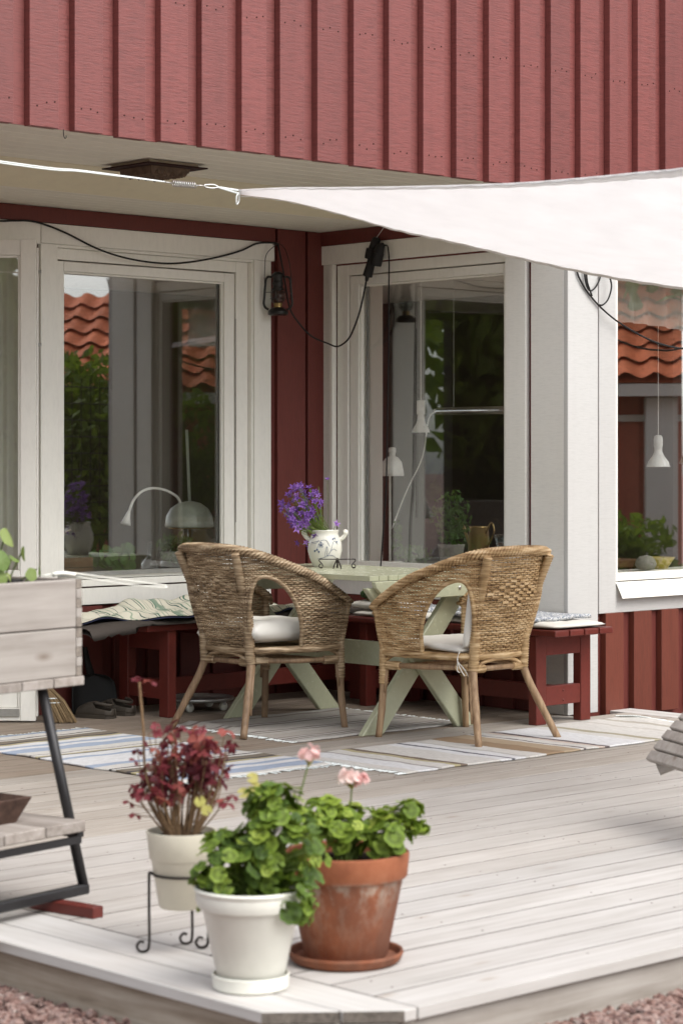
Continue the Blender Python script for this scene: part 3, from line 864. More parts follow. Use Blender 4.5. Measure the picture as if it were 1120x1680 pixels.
tree('garden_tree', 'broad green tree farther along behind the red shed', (15.5, -6.0, -.13), 8, 4.0, 6000, .17, 2)
tree('garden_shrub', 'leafy green shrub in front of the shed, mirrored in the large left window', (3.9, -7.6, -.13), 2.25, 1.2, 5200, .065, 3, 'shrub')
tree('garden_shrub', 'dense shrub growing beside the wire fence', (5.6, -8.5, -.13), 2.1, 1.0, 3600, .06, 4, 'shrub')
tree('garden_shrub', 'low bright green bush at the foot of the white shed post', (6.2, -6.55, -.13), .95, .75, 2600, .05, 5, 'shrub')
tree('garden_tree', 'dark green tree standing beyond the open side of the deck', (-13.5, 9.0, -.13), 8, 4.0, 6000, .17, 8)
tree('garden_tree', 'dark spreading tree across the garden, mirrored deep in the side window', (-19.0, -17.5, -.13), 9, 5.0, 7000, .2, 9)
tree('garden_tree', 'dark rounded tree at the garden edge beyond the planter', (-23.0, -13.0, -.13), 9, 5.0, 7000, .2, 10)
tree('garden_tree', 'dark bushy tree across the lawn mirrored in the wide window', (-15.0, -22.0, -.13), 9, 4.6, 6000, .2, 12)
tree('garden_tree', 'dark low tree by the far lawn mirrored in the wide window', (-10.0, -25.5, -.13), 8, 4.6, 6000, .2, 13)
hg = empty('hedge', (-19.5, -20.5, -.13), math.atan2(.70, -.72), 'long dark clipped hedge closing the garden opposite the porch', 'hedge')
G().box(-14, 14, -.6, .6, 0, 4.0).build('core', M['hedgecore'], hg)
g = G(); rk = random.Random(40)
for i in range(9000):
    p = Vector((rk.uniform(-14, 14), rk.uniform(-.95, .95), rk.uniform(.1, 4.3))); a_ = Euler((rk.random() * 6, rk.random() * 6, rk.random() * 6)).to_matrix(); s2 = rk.uniform(.10, .22)
    g.add([p + a_ @ Vector(v) * s2 for v in ((-1, 0, 0), (0, -.5, .1), (1, 0, 0), (0, .5, .1))], [(0, 1, 2), (0, 2, 3)])
tag(g.build('foliage', M['treeleaf'], hg), kind='stuff')
fn = empty('wire_fence', (2.6, -6.3, -.13), math.atan2(-.35, 1.0), 'dark wire mesh fence in front of the garden shrubs', 'fence')
wf = G()
for i in range(14): wf.tube([(-1.6, 0, .15 + i * .14), (1.6, 0, .15 + i * .14)], .005, 4)
for i in range(24): wf.tube([(-1.6 + i * .139, 0, 0), (-1.6 + i * .139, 0, 2.05)], .005, 4)
wf.build('mesh_panel', M['steel'], fn)
for x in (-1.6, 1.6): G().tube([(x, 0, 0), (x, 0, 2.15)], .025, 8).build('post', M['steel'], fn)

# ------------------------------------------------------------------ benches
def bench(name, loc, rz, length, label, over=.13):
    """seat runs along local +x from 0; depth along +y 0 (wall side) .. -.40"""
    b = empty(name, loc, rz, label, 'bench', 'red benches')
    H = .443
    for i in range(4):
        y = -.405 + i * .1035
        G().box(0, length, y, y + .0945, H - .030, H).build('slat', M['redbench'], b, bevel=.007, seg=2)
    for x in (over, length - over - .05):
        for y0, y1 in ((-.395, -.325), (-.085, -.015)):
            G().box(x, x + .05, y0, y1, 0.0, H - .031).build('leg', M['redbench'], b, bevel=.003)
        G().box(x + .004, x + .046, -.324, -.086, H - .125, H - .0312).build('apron', M['redbench'], b, bevel=.002)
        G().box(x + .004, x + .046, -.324, -.086, .085, .175).build('stretcher', M['redbench'], b, bevel=.002)
        sx = x + (.003 if x < length / 2 else .047)
        for zz in (.105, .150):
            G().lathe([(.006, -.003), (.006, .0), (.003, .003)], 8, (sx, -.205, zz), Matrix.Rotation(R(-90 if x < length / 2 else 90), 4, 'Y')).build('bolt', M['redbench'], b)
    G().box(over + .047, length - over - .047, -.222, -.188, .090, .170).build('long_stretcher', M['redbench'], b, bevel=.002)
    G().box(over + .3, over + .34, -.40, -.02, H - .07, H - .031).build('batten', M['redbench'], b, bevel=.004)
    return b
bA = bench('bench', (-1.60, -.125, 0), 0, 1.55, 'dark red painted bench under the wide window, draped with striped cloth')
# side bench: local x must run +y (away), depth toward -x
bB = bench('bench', (-.445, -2.045, 0), R(90), 1.44, 'red painted bench with cream pad against the side wall beside the corner post')

# ------------------------------------------------------------------ soft things
def pillow(w, d, h, nx=28, ny=28, tuft=(), dep=.02, rng=None, corner=4.0, wr=.002):
    """closed cushion, base at z=0, centred on x,y"""
    g = G()
    rng = rng or random.Random(1)
    ph = [rng.random() * 6 for _ in range(6)]
    def prof(u, v):
        a = max(0, 1 - abs(2 * u - 1) ** corner); b = max(0, 1 - abs(2 * v - 1) ** corner)
        return (a * b) ** .45
    def sh(u, v):
        x = (u - .5) * w; y = (v - .5) * d
        k = 1 - .035 * (abs(2 * u - 1) ** 6) * (abs(2 * v - 1) ** 6)
        return x * k, y * k
    def top(u, v):
        x, y = sh(u, v); p = prof(u, v); z = h * (.42 + .58 * p)
        for tx, ty in tuft: z -= dep * math.exp(-((x - tx) ** 2 + (y - ty) ** 2) / (2 * .028 ** 2))
        z += wr * p * (math.sin(x * 55 + ph[0] + y * 21) + math.sin(y * 47 + ph[1] - x * 18))
        return Vector((x, y, z))
    def bot(u, v):
        x, y = sh(u, v); return Vector((x, y, h * .42 - h * .42 * prof(u, v)))
    g.grid(top, nx, ny); b = len(g.v)
    g.grid(lambda u, v: bot(1 - u, v), nx, ny)
    bm_merge = g
    return bm_merge
def weld(o, d=.0006):
    bm = bmesh.new(); bm.from_mesh(o.data)
    bmesh.ops.remove_doubles(bm, verts=bm.verts, dist=d)
    bmesh.ops.recalc_face_normals(bm, faces=bm.faces)
    bm.to_mesh(o.data); bm.free()
    o.data.polygons.foreach_set('use_smooth', [True] * len(o.data.polygons))
    return o

o = weld(pillow(.385, 1.38, .030, 18, 60, [], 0, random.Random(4), 8, .002).build('bench_pad', M['pad'], None, True, loc=(-.242, -1.345, .4435)))
tag(o, 'thin cream seat pad lying along the side bench', 'seat pad')
def cloth_slab(name, mat, x0, x1, y0, y1, z, thick, amp, rng, n=40, label=None, cat=None, parent=None, fold=None):
    ph = [rng.random() * 6 for _ in range(8)]
    def f(u, v, s):
        x = x0 + (x1 - x0) * u; y = y0 + (y1 - y0) * v
        zz = z + amp * (math.sin(x * 26 + ph[0]) * .5 + math.sin(y * 19 + x * 9 + ph[1]) * .5 + .4 * math.sin(x * 61 + y * 37 + ph[2])) + amp
        return Vector((x + .006 * math.sin(y * 21 + ph[3]), y + .006 * math.sin(x * 23 + ph[4]), zz + s * thick))
    g = G(); g.grid(lambda u, v: f(u, v, 1), n, n); g.grid(lambda u, v: f(1 - u, v, 0), n, n)
    # side walls
    for i in range(n - 1):
        for fn_ in ((lambda t: (t, 0)), (lambda t: (1 - t, 1)), (lambda t: (0, 1 - t)), (lambda t: (1, t))):
            a, b2 = fn_(i / (n - 1)), fn_((i + 1) / (n - 1))
            g.add([f(*a, 0), f(*b2, 0), f(*b2, 1), f(*a, 1)], [(0, 1, 2, 3)])
    return g
o = weld(cloth_slab('', None, -.20, .20, -.30, .30, 0, .018, .0035, random.Random(2)).build('folded_cloth', M['bluecloth'], None, True, loc=(-.235, -1.60, .4725)), .0003)
tag(o, 'folded blue and white floral cloth on the cream pad behind the golden chair', 'cloth')
o = weld(cloth_slab('', None, -.17, .17, -.14, .14, 0, .022, .003, random.Random(3)).build('folded_cloth', M['bluecloth'], None, True, loc=(-.26, -.98, .4725)), .0003)
tag(o, 'small folded blue floral cloth on the bench behind the green table leg', 'cloth')
o = weld(pillow(.34, .30, .05, 24, 24, [(-.08, -.07), (.08, -.07), (-.08, .07), (.08, .07), (0, 0)], .012, random.Random(9)).build('quilted_cushion', M['pad'], None, True, loc=(-.24, -.76, .474)))
tag(o, 'cream quilted cushion at the inner end of the side bench', 'cushion')
bk = empty('woven_tray', (-.25, -.77, .515), 0, 'small round woven straw tray with a green braided rim on a cream cushion', 'tray')
G().lathe([(.0, .0), (.12, .0), (.135, .03), (.13, .033), (.115, .008), (.0, .008)], 28, caps=False).build('bowl', M['straw'], bk, True)
q = G()
for j in range(3):
    q.tube([(math.cos(a) * (.135 + .008 * math.cos(9 * a + j * 2.09)), math.sin(a) * (.135 + .008 * math.cos(9 * a + j * 2.09)), .034 + .010 * math.sin(9 * a + j * 2.09)) for a in [i * 2 * math.pi / 90 for i in range(90)]], .009, 5, True)
q.build('braided_rim', M['houseleaf'], bk, True)

# taupe pad drooping off the end of the window bench
def padz(x):
    d = max(0, -1.60 - x)
    return .4445 - .032 * (d / .36) ** 1.6 if d else .4445
g = G(); nx, ny = 90, 14
g.grid(lambda u, v: Vector((-1.93 + 1.80 * u, -.555 + .42 * v, padz(-1.93 + 1.80 * u) + .026 - .003 * (abs(math.sin((-1.93 + 1.8 * u) * 46)) > .97) - .028 * max(0, (.10 - v) / .10) * (u < .14) - .014 * (1 - min(1, min(v, 1 - v) * 9)))), nx, ny)
g.grid(lambda u, v: Vector((-1.93 + 1.80 * (1 - u), -.555 + .42 * v, padz(-1.93 + 1.80 * (1 - u)) + .0005 - .028 * max(0, (.10 - v) / .10) * (1 - u < .14))), nx, ny)
for i in range(nx - 1):
    for v, fl_ in ((0, 0), (1, 1)):
        a, b = i / (nx - 1), (i + 1) / (nx - 1)
        P = g.v
o = g.build('quilted_pad', M['greypad'], None, True)
weld(o, .0125)
tag(o, 'taupe quilted pad drooping over the end of the window bench', 'seat pad')
rt = random.Random(21)
def throwz(x, y, lift=0):
    X = x - 1.93
    base = padz(X) + .029
    back = max(0, min(1, (y + .30) / .26))
    bump = .075 * back ** 1.1 * max(0, min(1, (x - .12) / .5))
    wr = .010 * math.sin(x * 17 + 1.2 * math.sin(y * 14)) + .007 * math.sin(x * 34 + y * 25) + .006 * math.sin(y * 38 - x * 9) + .012
    edge = max(0, min(1, (x) / .12)); e2 = max(0, min(1, (y + .57) / .05))
    return base + bump + wr * (.35 + .65 * edge) * (.4 + .6 * e2) + lift
th = empty('throw', (-1.93, 0, 0), 0, 'cream throw with green stripes and blotches crumpled on the window bench', 'throw')
def tfn(lift, inset, front):
    def f(u, v):
        x = inset + (1.34 - inset) * u
        x += .06 * (v - .5) * (1 - u) + .03 * math.sin(v * 7) * (1 - u)
        fr = front + .02 * math.sin(x * 11) + .30 * max(0, .50 - x)
        y = fr + (-.135 - fr) * v
        return Vector((x, y, throwz(x, y, lift)))
    return f
g = G(); g.grid(tfn(.004, .0, -.555), 110, 40); g.build('cloth', M['throw'], th, True, thick=.003)
g = G(); g.grid(tfn(-.004, -.012, -.560), 110, 40); g.build('lining', M['bluelining'], th, True, thick=.003)

# ------------------------------------------------------------------ table
tb = empty('table', (-.945, -1.165, 0), 0, 'sage green slatted garden table with crossed legs', 'table')
TZ = .71; hw = .345; hl = .545
ns = 12; sw = 2 * hw / ns
for i in range(ns):
    x = -hw + i * sw
    gap = .0045 if i % 2 else .0015
    q = G()
    e_ = .012 if i in (0, ns - 1) else 0
    q.box(x + (.0008 if i else 0), x + sw - gap, -hl, hl, TZ - .024, TZ)
    q.build('slat', M['table'], tb, bevel=.0025, seg=2)
for y in (-.505, .42):
    for sgn in (1, -1):
        off = .018 * sgn
        p = Vector((-.285 * sgn, y + off, 0)); t_ = Vector((.295 * sgn, y + off, .655))
        d = (t_ - p).normalized()
        wv = .05
        hx = wv / abs(d.z)
        poly = [(p.x - hx, 0.0), (p.x + hx, 0.0), (t_.x + hx, .655), (t_.x - hx, .655)]
        MM = Matrix(((1, 0, 0, 0), (0, 0, 1, y + off - .0165), (0, 1, 0, 0), (0, 0, 0, 1)))
        q = G(); q.prism(poly, 0, .033, MM); q.build('leg', M['table'], tb, bevel=.004)
    G().box(-.325, .325, y - .062, y - .036, .585, .685).build('crossbar', M['table'], tb, bevel=.008, seg=2) if False else None
    q = G(); q.prism([(-.335, .684), (.335, .684), (.325, .655), (.26, .600), (-.26, .600), (-.325, .655)], 0, .026, Matrix(((1, 0, 0, 0), (0, 0, 1, y - .0612 if y < 0 else y + .0352), (0, 1, 0, 0), (0, 0, 0, 1)))); q.build('crossbar', M['table'], tb, bevel=.003)
    for sx in (-.2, .2):
        G().lathe([(.009, 0), (.009, .002), (.006, .004)], 10, (sx, y - .0625 if y < 0 else y + .0625, .64), Matrix.Rotation(R(90), 4, 'X')).build('bolt', M['zinc'], tb)
G().box(-.016, .016, -.485, .40, .275, .385).build('stretcher', M['table'], tb, bevel=.003)

# ------------------------------------------------------------------ rattan chairs
def ridged(p0, p1, r, pitch=.0105, amp=.0026, n=9):
    p0, p1 = Vector(p0), Vector(p1); L_ = (p1 - p0).length; m = max(4, int(L_ / pitch) * 2)
    return [p0.lerp(p1, i / m) for i in range(m + 1)], [r + (amp if i % 2 else -amp) for i in range(m + 1)]
def ridgedpath(pts, r, pitch=.0055, amp=.0016):
    out = []; rr = []; c = 0
    for a, b in zip(pts[:-1], pts[1:]):
        a, b = Vector(a), Vector(b); m = max(1, int((b - a).length / pitch * 2 + .5))
        for i in range(m):
            out.append(a.lerp(b, i / m)); rr.append(r + (amp if c % 2 else -amp)); c += 1
    out.append(Vector(pts[-1])); rr.append(r)
    return out, rr
half_b = [(-.258, .278), (-.250, .10), (-.232, -.04), (-.195, -.135), (-.150, -.165)]
half_t = [(-.280, .305, .580), (-.300, .10, .690), (-.292, -.06, .750), (-.250, -.195, .800), (-.190, -.262, .822)]
BOT = [Vector((x, y, .375)) for x, y in half_b] + [Vector((0, -.188, .375))] + [Vector((-x, y, .375)) for x, y in half_b[::-1]]
TOP = [Vector(p) for p in half_t] + [Vector((0, -.300, .832))] + [Vector((-x, y, z)) for x, y, z in half_t[::-1]]
SUB = 9
CB = crom(BOT, SUB); CT = crom(TOP, SUB)
NS = len(CB) - 1          # 90 stakes
def shell(si, t):
    i = max(0, min(NS - 1, int(si))); f = si - i
    b = CB[i].lerp(CB[i + 1], f); a = CT[i].lerp(CT[i + 1], f)
    p = b.lerp(a, t)
    n = Vector((p.x, p.y - .12, 0)).normalized()
    return p + n * .014 * math.sin(math.pi * t), n
def hole(si):
    """top of the arched side opening as a fraction of height, or 0"""
    idx = si / SUB
    if idx > 5: idx = 10 - idx
    q = (idx - 2.62) / 1.30
    if abs(q) >= 1: return 0
    return .80 * (1 - abs(q) ** 2.2) ** .5
def make_chair(name, loc, rz, label, wick, pole):
    c = empty(name, loc, rz, label, 'chair', 'rattan armchairs')
    W = M[wick]; P = M[pole]
    # woven shell: weft rows running in and out of upright stakes
    g = G()
    NR = 47
    for k in range(NR):
        z = .384 + k * .0096
        run = []
        def flush(run):
            if len(run) > 2: g.tube(run, .0044, 4, sx=.5, up=(0, 0, 1), caps=False)
        for s in range(0, NS * 2 + 1):
            si = s / 2
            i = min(NS - 1, int(si)); f = si - i
            zt = CT[i].lerp(CT[i + 1], f).z
            t = (z - .375) / (zt - .375)
            if t > .985 or t < hole(si) + .012 * (hole(si) > 0):
                flush(run); run = []; continue
            p, n = shell(si, t)
            ofs = 0 if s % 2 else (.0036 if (s // 2 + k) % 2 else -.0036)
            jit = .0012 * math.sin(s * 12.9 + k * 78.2)
            run.append(p + n * ofs + Vector((0, 0, jit)))
        flush(run)
    for s in range(NS + 1):
        h = hole(s)
        t0 = h if h > 0 else 0.0
        pts = [shell(s, t0 + (1 - t0) * j / 8)[0] for j in range(9)]
        g.tube(pts, .0030, 5, caps=False)
    tag(g.build('weave', W, c, True), kind='stuff')
    # diamond of wide strips in the back
    g = G()
    for r_ in range(-5, 6):
        m = 6 - abs(r_)
        for j in range(m):
            si = 45 + (j - (m - 1) / 2) * 2.6
            t = .60 + r_ * .029
            p, n = shell(si, t); u = (shell(si + .5, t)[0] - shell(si - .5, t)[0]).normalized(); v = n.cross(u)
            g.obox(p + n * .0075, u * .0165, v * .0052, n * .0016)
    tag(g.build('diamond_weave', W, c, bevel=0), kind='stuff')
    # braided rim
    g = G()
    path = crom([TOP[0] + Vector((.012, -.006, -.03))] + TOP + [TOP[-1] + Vector((-.012, -.006, -.03))], 14)
    g.tube(path, .011, 8)
    step = .0165; acc = 0; cum = [0]
    for a, b in zip(path[:-1], path[1:]): cum.append(cum[-1] + (b - a).length)
    def at(d):
        for i in range(len(cum) - 1):
            if cum[i + 1] >= d: return path[i].lerp(path[i + 1], (d - cum[i]) / max(1e-6, cum[i + 1] - cum[i])), (path[i + 1] - path[i]).normalized()
        return path[-1], (path[-1] - path[-2]).normalized()
    d = 0
    while d < cum[-1] - .036:
        p, t = at(d); q2, t2 = at(d + .017); q3, t3 = at(d + .036)
        for sg in (1, -1):
            def fr(t, p): 
                side = t.cross(Vector((0, 0, 1))).normalized(); up = side.cross(t); return side, up
            s1, u1 = fr(t, p); s2, u2 = fr(t2, q2); s3, u3 = fr(t3, q3)
            g.tube([p + s1 * .017 * sg - u1 * .017, q2 + s2 * .0195 * sg + u2 * .006, q3 + s3 * .0035 * sg + u3 * .0185], [.0065, .0082, .0062], 6)
        d += step
    g.build('braided_rim', W, c, True)
    # arches of the side openings
    for sg in (0, 1):
        pts = []
        lo, hi = 1.32 * SUB, 3.92 * SUB
        for j in range(41):
            si = lo + (hi - lo) * j / 40
            h = hole(si)
            s2 = si if sg == 0 else NS - si
            p, n = shell(s2, h); pts.append(p)
        pts = [Vector((pts[0].x, pts[0].y, .37))] + pts + [Vector((pts[-1].x, pts[-1].y, .37))]
        q, rr = ridgedpath(pts, .0095, .007, .0014)
        G().tube(q, rr, 7).build('arch', W, c, True)
    # seat rails and seat
    q, rr = ridgedpath(BOT, .0165, .0075, .0016); G().tube(q, rr, 8).build('seat_rail', W, c, True)
    q, rr = ridgedpath([BOT[0], BOT[0].lerp(BOT[-1], .5) + Vector((0, .02, 0)), BOT[-1]], .0165, .0075, .0016); G().tube(q, rr, 8).build('seat_rail', W, c, True)
    g = G()
    for k in range(34):
        y = .275 - k * .013
        def wid(y):
            for a, b in zip(half_b[:-1], half_b[1:]):
                if a[1] >= y >= b[1]: return abs(a[0] + (b[0] - a[0]) * (a[1] - y) / (a[1] - b[1]))
            return .15
        x = wid(y)
        g.tube([(-x, y, .378 + .002 * (k % 2)), (0, y, .372 - .002 * (k % 2)), (x, y, .378)], .0065, 4, sx=.5, caps=False)
    tag(g.build('seat', W, c, True), kind='stuff')
    for sx in (-1, 1):
        # rear leg and wrapped back post
        lp = [(sx * .252, -.292, 0), (sx * .212, -.238, .13), (sx * .172, -.186, .26), (sx * .150, -.160, .36)]
        G().tube(crom(lp, 5), [.0155 + .0022 * (i / 15) + (.0015 if i in (6, 7) else 0) for i in range(16)], 10).build('leg', P, c, True)
        q, rr = ridged((sx * .156, -.168, .315), (sx * .155, -.184, .550), .0235); G().tube(q, rr, 9).build('wrapped_post', W, c, True)
        q, rr = ridged((sx * .156, -.186, .535), (sx * .196, -.292, .810), .0195); G().tube(q, rr, 9).build('wrapped_post', W, c, True)
        # front leg and wrapped knee
        G().tube(crom([(sx * .277, .292, 0), (sx * .262, .283, .15), (sx * .254, .280, .34)], 6), [.015 + .002 * (i / 12) + (.0014 if i == 5 else 0) for i in range(13)], 10).build('leg', P, c, True)
        q, rr = ridged((sx * .257, .281, .235), (sx * .254, .281, .39), .021); G().tube(q, rr, 9).build('wrapped_post', W, c, True)
        q, rr = ridged((sx * .256, .282, .385), (sx * .281, .305, .575), .0165); G().tube(q, rr, 9).build('wrapped_post', W, c, True)
        # side stretcher with bound ends
        G().tube([(sx * .255, .28, .318), (sx * .225, .05, .322), (sx * .158, -.165, .33)], .0125, 8).build('stretcher', P, c, True)
        q, rr = ridged((sx * .253, .262, .318), (sx * .242, .19, .319), .0185); G().tube(q, rr, 8).build('binding', W, c, True)
        q, rr = ridged((sx * .163, -.15, .33), (sx * .18, -.09, .327), .0175); G().tube(q, rr, 8).build('binding', W, c, True)
        # bent brace between rail and leg, and split cane braces on the legs
        G().tube(crom([(sx * .256, .285, .30), (sx * .25, .262, .345), (sx * .246, .215, .365), (sx * .245, .15, .362)], 5), .0085, 6).build('brace', W, c, True)
        G().tube([(sx * .236, -.236, .10), (sx * .166, -.158, .31)], [.006, .009], 6).build('brace', P, c, True)
        G().tube([(sx * .266, .262, .20), (sx * .254, .262, .30)], [.007, .009], 6).build('brace', P, c, True)
    G().tube([(-.155, -.168, .322), (.155, -.168, .322)], .0125, 8).build('stretcher', P, c, True)
    for sx in (-1, 1):
        q, rr = ridged((sx * .148, -.168, .322), (sx * .088, -.168, .322), .0175); G().tube(q, rr, 8).build('binding', W, c, True)
        G().tube(crom([(sx * .148, -.172, .318), (sx * .11, -.176, .345), (sx * .05, -.180, .358), (0, -.182, .36)], 5), .0085, 6).build('brace', W, c, True)
    G().tube([(-.255, .282, .305), (.255, .282, .305)], .012, 8).build('stretcher', P, c, True)
    return c
make_chair('armchair', (-1.453, -1.135, 0), R(-90), 'greyed rattan armchair with tufted white cushion, back to the red shrub', 'rattan_old', 'pole_old')
make_chair('armchair', (-.975, -2.017, 0), 0, 'golden rattan armchair with diamond weave in its back and folded white pad', 'rattan', 'pole')
o = weld(pillow(.42, .42, .115, 40, 40, [(sx * .09, sy * .09) for sx in (-1, 1) for sy in (-1, 1)], .034, random.Random(6), 5, .0014).build('cushion', M['cushion'], None, True, loc=(-1.43, -1.135, .395)))
o.rotation_euler = (0, R(-3), R(-90))
tag(o, 'tufted white cushion on the seat of the greyed armchair', 'cushion')
fp = empty('seat_cushion', (-.975, -2.017, .395), 0, 'flat white seat and back pad with hanging ties on the golden armchair', 'cushion')
o = weld(pillow(.42, .40, .036, 26, 26, [], 0, random.Random(8), 9, .001).build('seat_pad', M['cushion'], fp, True, loc=(0, .06, .0)))
o.rotation_euler = (R(3), 0, 0)
o = weld(pillow(.40, .42, .045, 26, 26, [], 0, random.Random(8), 9, .001).build('back_pad', M['cushion'], fp, True, loc=(0, -.155, .225)))
o.rotation_euler = (R(99), 0, 0)
for i, (x, y) in enumerate(((-.185, -.115), (-.19, -.13), (-.175, -.125))):
    q = G(); q.tube(crom([(x, y, .02), (x - .028, y - .015 + .012 * i, -.03), (x - .035 + .012 * i, y - .02, -.075), (x - .030 + .02 * i, y - .03, -.085 - .015 * i)], 6), .0026, 5)
    q.build('tie', M['cushion'], fp, True)

# ------------------------------------------------------------------ on the table
vs = empty('vase', (-.849, -.938, .71), 0, 'cream two-handled stoneware vase with blue flower drawing', 'vase')
prof = [(.052, 0), (.058, .004), (.072, .04), (.082, .08), (.080, .115), (.068, .145), (.062, .160), (.066, .172), (.067, .177), (.062, .177), (.056, .165), (.05, .12), (.0, .03)]
G().lathe(prof, 40, caps=False).build('body', M['ceramic'], vs, True)
rdir = Vector((.7313, -.6821, 0)); fdir = Vector((-.6821, -.7313, 0))
for sg in (-1, 1):
    q = G(); q.tube(crom([rdir * sg * .066 + Vector((0, 0, .128)), rdir * sg * .088 + Vector((0, 0, .142)), rdir * sg * .100 + Vector((0, 0, .166)), rdir * sg * .088 + Vector((0, 0, .166))], 6), [.011] * 10 + [.013] * 6 + [.012] * 3, 8)
    q.build('handle', M['ceramic'], vs, True)
def vr(z):
    for (r0, z0), (r1, z1) in zip(prof[:-1], prof[1:]):
        if z0 <= z <= z1: return r0 + (r1 - r0) * (z - z0) / max(1e-6, z1 - z0)
    return .07
def onvase(a, z, o=.0012):
    d = (fdir * math.cos(a) + rdir * math.sin(a)); return d * (vr(z) + o) + Vector((0, 0, z))
q = G()
def stroke(pts, r=.0008):
    P = crom([(a, z, 0) for a, z in pts], 6); q.tube([onvase(p.x, p.y) for p in P], r, 4, caps=False)
stroke([(-.5, .04), (-.2, .045), (.15, .055), (.35, .08), (.5, .115), (.65, .128)])
stroke([(.35, .08), (.55, .088), (.75, .08)]); stroke([(.15, .055), (.45, .058), (.8, .045)])
stroke([(0, .05), (.05, .075), (.12, .10), (.16, .08), (.12, .055)]); stroke([(-.9, .118), (-.6, .122), (-.35, .128), (-.6, .114), (-.9, .118)])
stroke([(.3, .10), (.1, .128), (-.15, .13), (-.3, .122), (-.15, .116)]); stroke([(-.35, .11), (-.5, .085), (-.62, .08)]); stroke([(.62, .128), (.75, .115), (.85, .11)])
for k_ in range(5):
    a = k_ * 1.256; stroke([(-.22, .108), (-.22 + .12 * math.cos(a), .108 + .011 * math.sin(a)), (-.22 + .16 * math.cos(a + .5), .108 + .013 * math.sin(a + .5)), (-.22, .108)])
for a, z in ((-.45, .085), (-.35, .075), (.55, .135), (.7, .138), (.8, .122), (-.62, .078)): stroke([(a - .03, z), (a, z + .004), (a + .03, z), (a, z - .004), (a - .03, z)], .0018)
q.build('blue_drawing', M['blue'], vs)
bq = empty('bellflowers', (-.849, -.938, .86), 0, 'bunch of violet bellflowers leaning out of the cream vase', 'flowers')
fl = G()
for k_ in range(5):
    a = k_ * 2 * math.pi / 5; ca, sa = math.cos(a), math.sin(a); cb2, sb2 = math.cos(a + .63), math.sin(a + .63)
    cm, sm = math.cos(a - .63), math.sin(a - .63)
    fl.add([(0, 0, -.35), (cm * .42, sm * .42, .1), (ca * 1.0, sa * 1.0, .28), (cb2 * .42, sb2 * .42, .1), (ca * .5, sa * .5, .22)], [(0, 1, 4), (1, 2, 4), (2, 3, 4), (3, 0, 4)])
fl.lathe([(.05, -.2), (.09, .25), (.0, .38)], 5, caps=False)
me_bell = fl.mesh('flower', M['bell'], False)
rf = random.Random(14)
stg = G()
cdir = -rdir * .62 + Vector((0, 0, .8)); cdir.normalize()
sp = []
for i in range(120):
    th_ = rf.uniform(-1, 1); ph = rf.random() * 6.28
    rr = rf.random() ** .5
    base = (-rdir) * .112 + Vector((0, 0, .135))
    p = base + (-rdir) * (rr * math.cos(ph) * .098) + Vector((0, 0, rr * math.sin(ph) * .108)) + fdir * rf.uniform(-.07, .07)
    p += (-rdir) * .30 * 0
    sp.append(p)
sp += [rdir * .012 + Vector((0, 0, .27)), rdir * .055 + Vector((0, 0, .055)), -rdir * .13 + Vector((0, 0, -.035)), -rdir * .075 + Vector((0, 0, -.055)), -rdir * .045 + fdir * .05 + Vector((0, 0, .0)), -rdir * .09 + Vector((0, 0, -.03)) + fdir * .04]
for i, p in enumerate(sp):
    n = (p - Vector((0, 0, .03)) + fdir * .07 + Vector((rf.uniform(-.05, .05), rf.uniform(-.05, .05), rf.uniform(-.05, .03)))).normalized()
    rot = n.to_track_quat('Z', 'Y').to_euler()
    inst('flower', me_bell, bq, p, (rot.x, rot.y, rot.z + rf.random()), rf.uniform(.017, .026))
    b = Vector((rf.uniform(-.03, .03), rf.uniform(-.03, .03), -.10))
    stg.tube(crom([b, Vector((b.x, b.y, .01)), b.lerp(p, .6) + Vector((0, 0, .02)), p], 3), .0011, 4, caps=False)
for i in range(12):
    p = Vector((0, 0, 0)) + rdir * rf.uniform(-.09, .02) + fdir * rf.uniform(-.02, .03) + Vector((0, 0, rf.uniform(.06, .25)))
    stg.tube([(rf.uniform(-.02, .02), rf.uniform(-.02, .02), -.08), p * .5, p], [.0010, .0009, .0018], 4)
tag(stg.build('stems', M['stem'], bq), kind='stuff')
tv = empty('trivet', (-.905, -1.085, .71), math.atan2(-.6821, .7313), 'wrought iron trivet with looped feet beside the vase', 'trivet')
q = G(); q.beam((-.085, 0, .043), (.085, 0, .043), .012, .004).beam((0, -.08, .043), (0, .08, .043), .012, .004)
q.build('bar', M['iron'], tv)
for a in range(4):
    ca, sa = math.cos(a * math.pi / 2), math.sin(a * math.pi / 2)
    for sd in (-1, 1):
        q = G(); L_ = []
        for x, z in ((.07, .043), (.083, .041), (.085, .034), (.074, .022), (.068, .010), (.074, .002), (.083, .004), (.086, .012), (.078, .020)):
            off = sd * (.003 + .016 * max(0, (.04 - z) / .04))
            L_.append((x * ca - off * sa, x * sa + off * ca, z + .001))
        q.tube(crom(L_, 4), .0022, 5); q.build('looped_foot', M['iron'], tv, True)
G().beam((0, 0, .041), (0, 0, .002), .009, .012, (0, 1, 0)).build('centre_foot', M['iron'], tv)

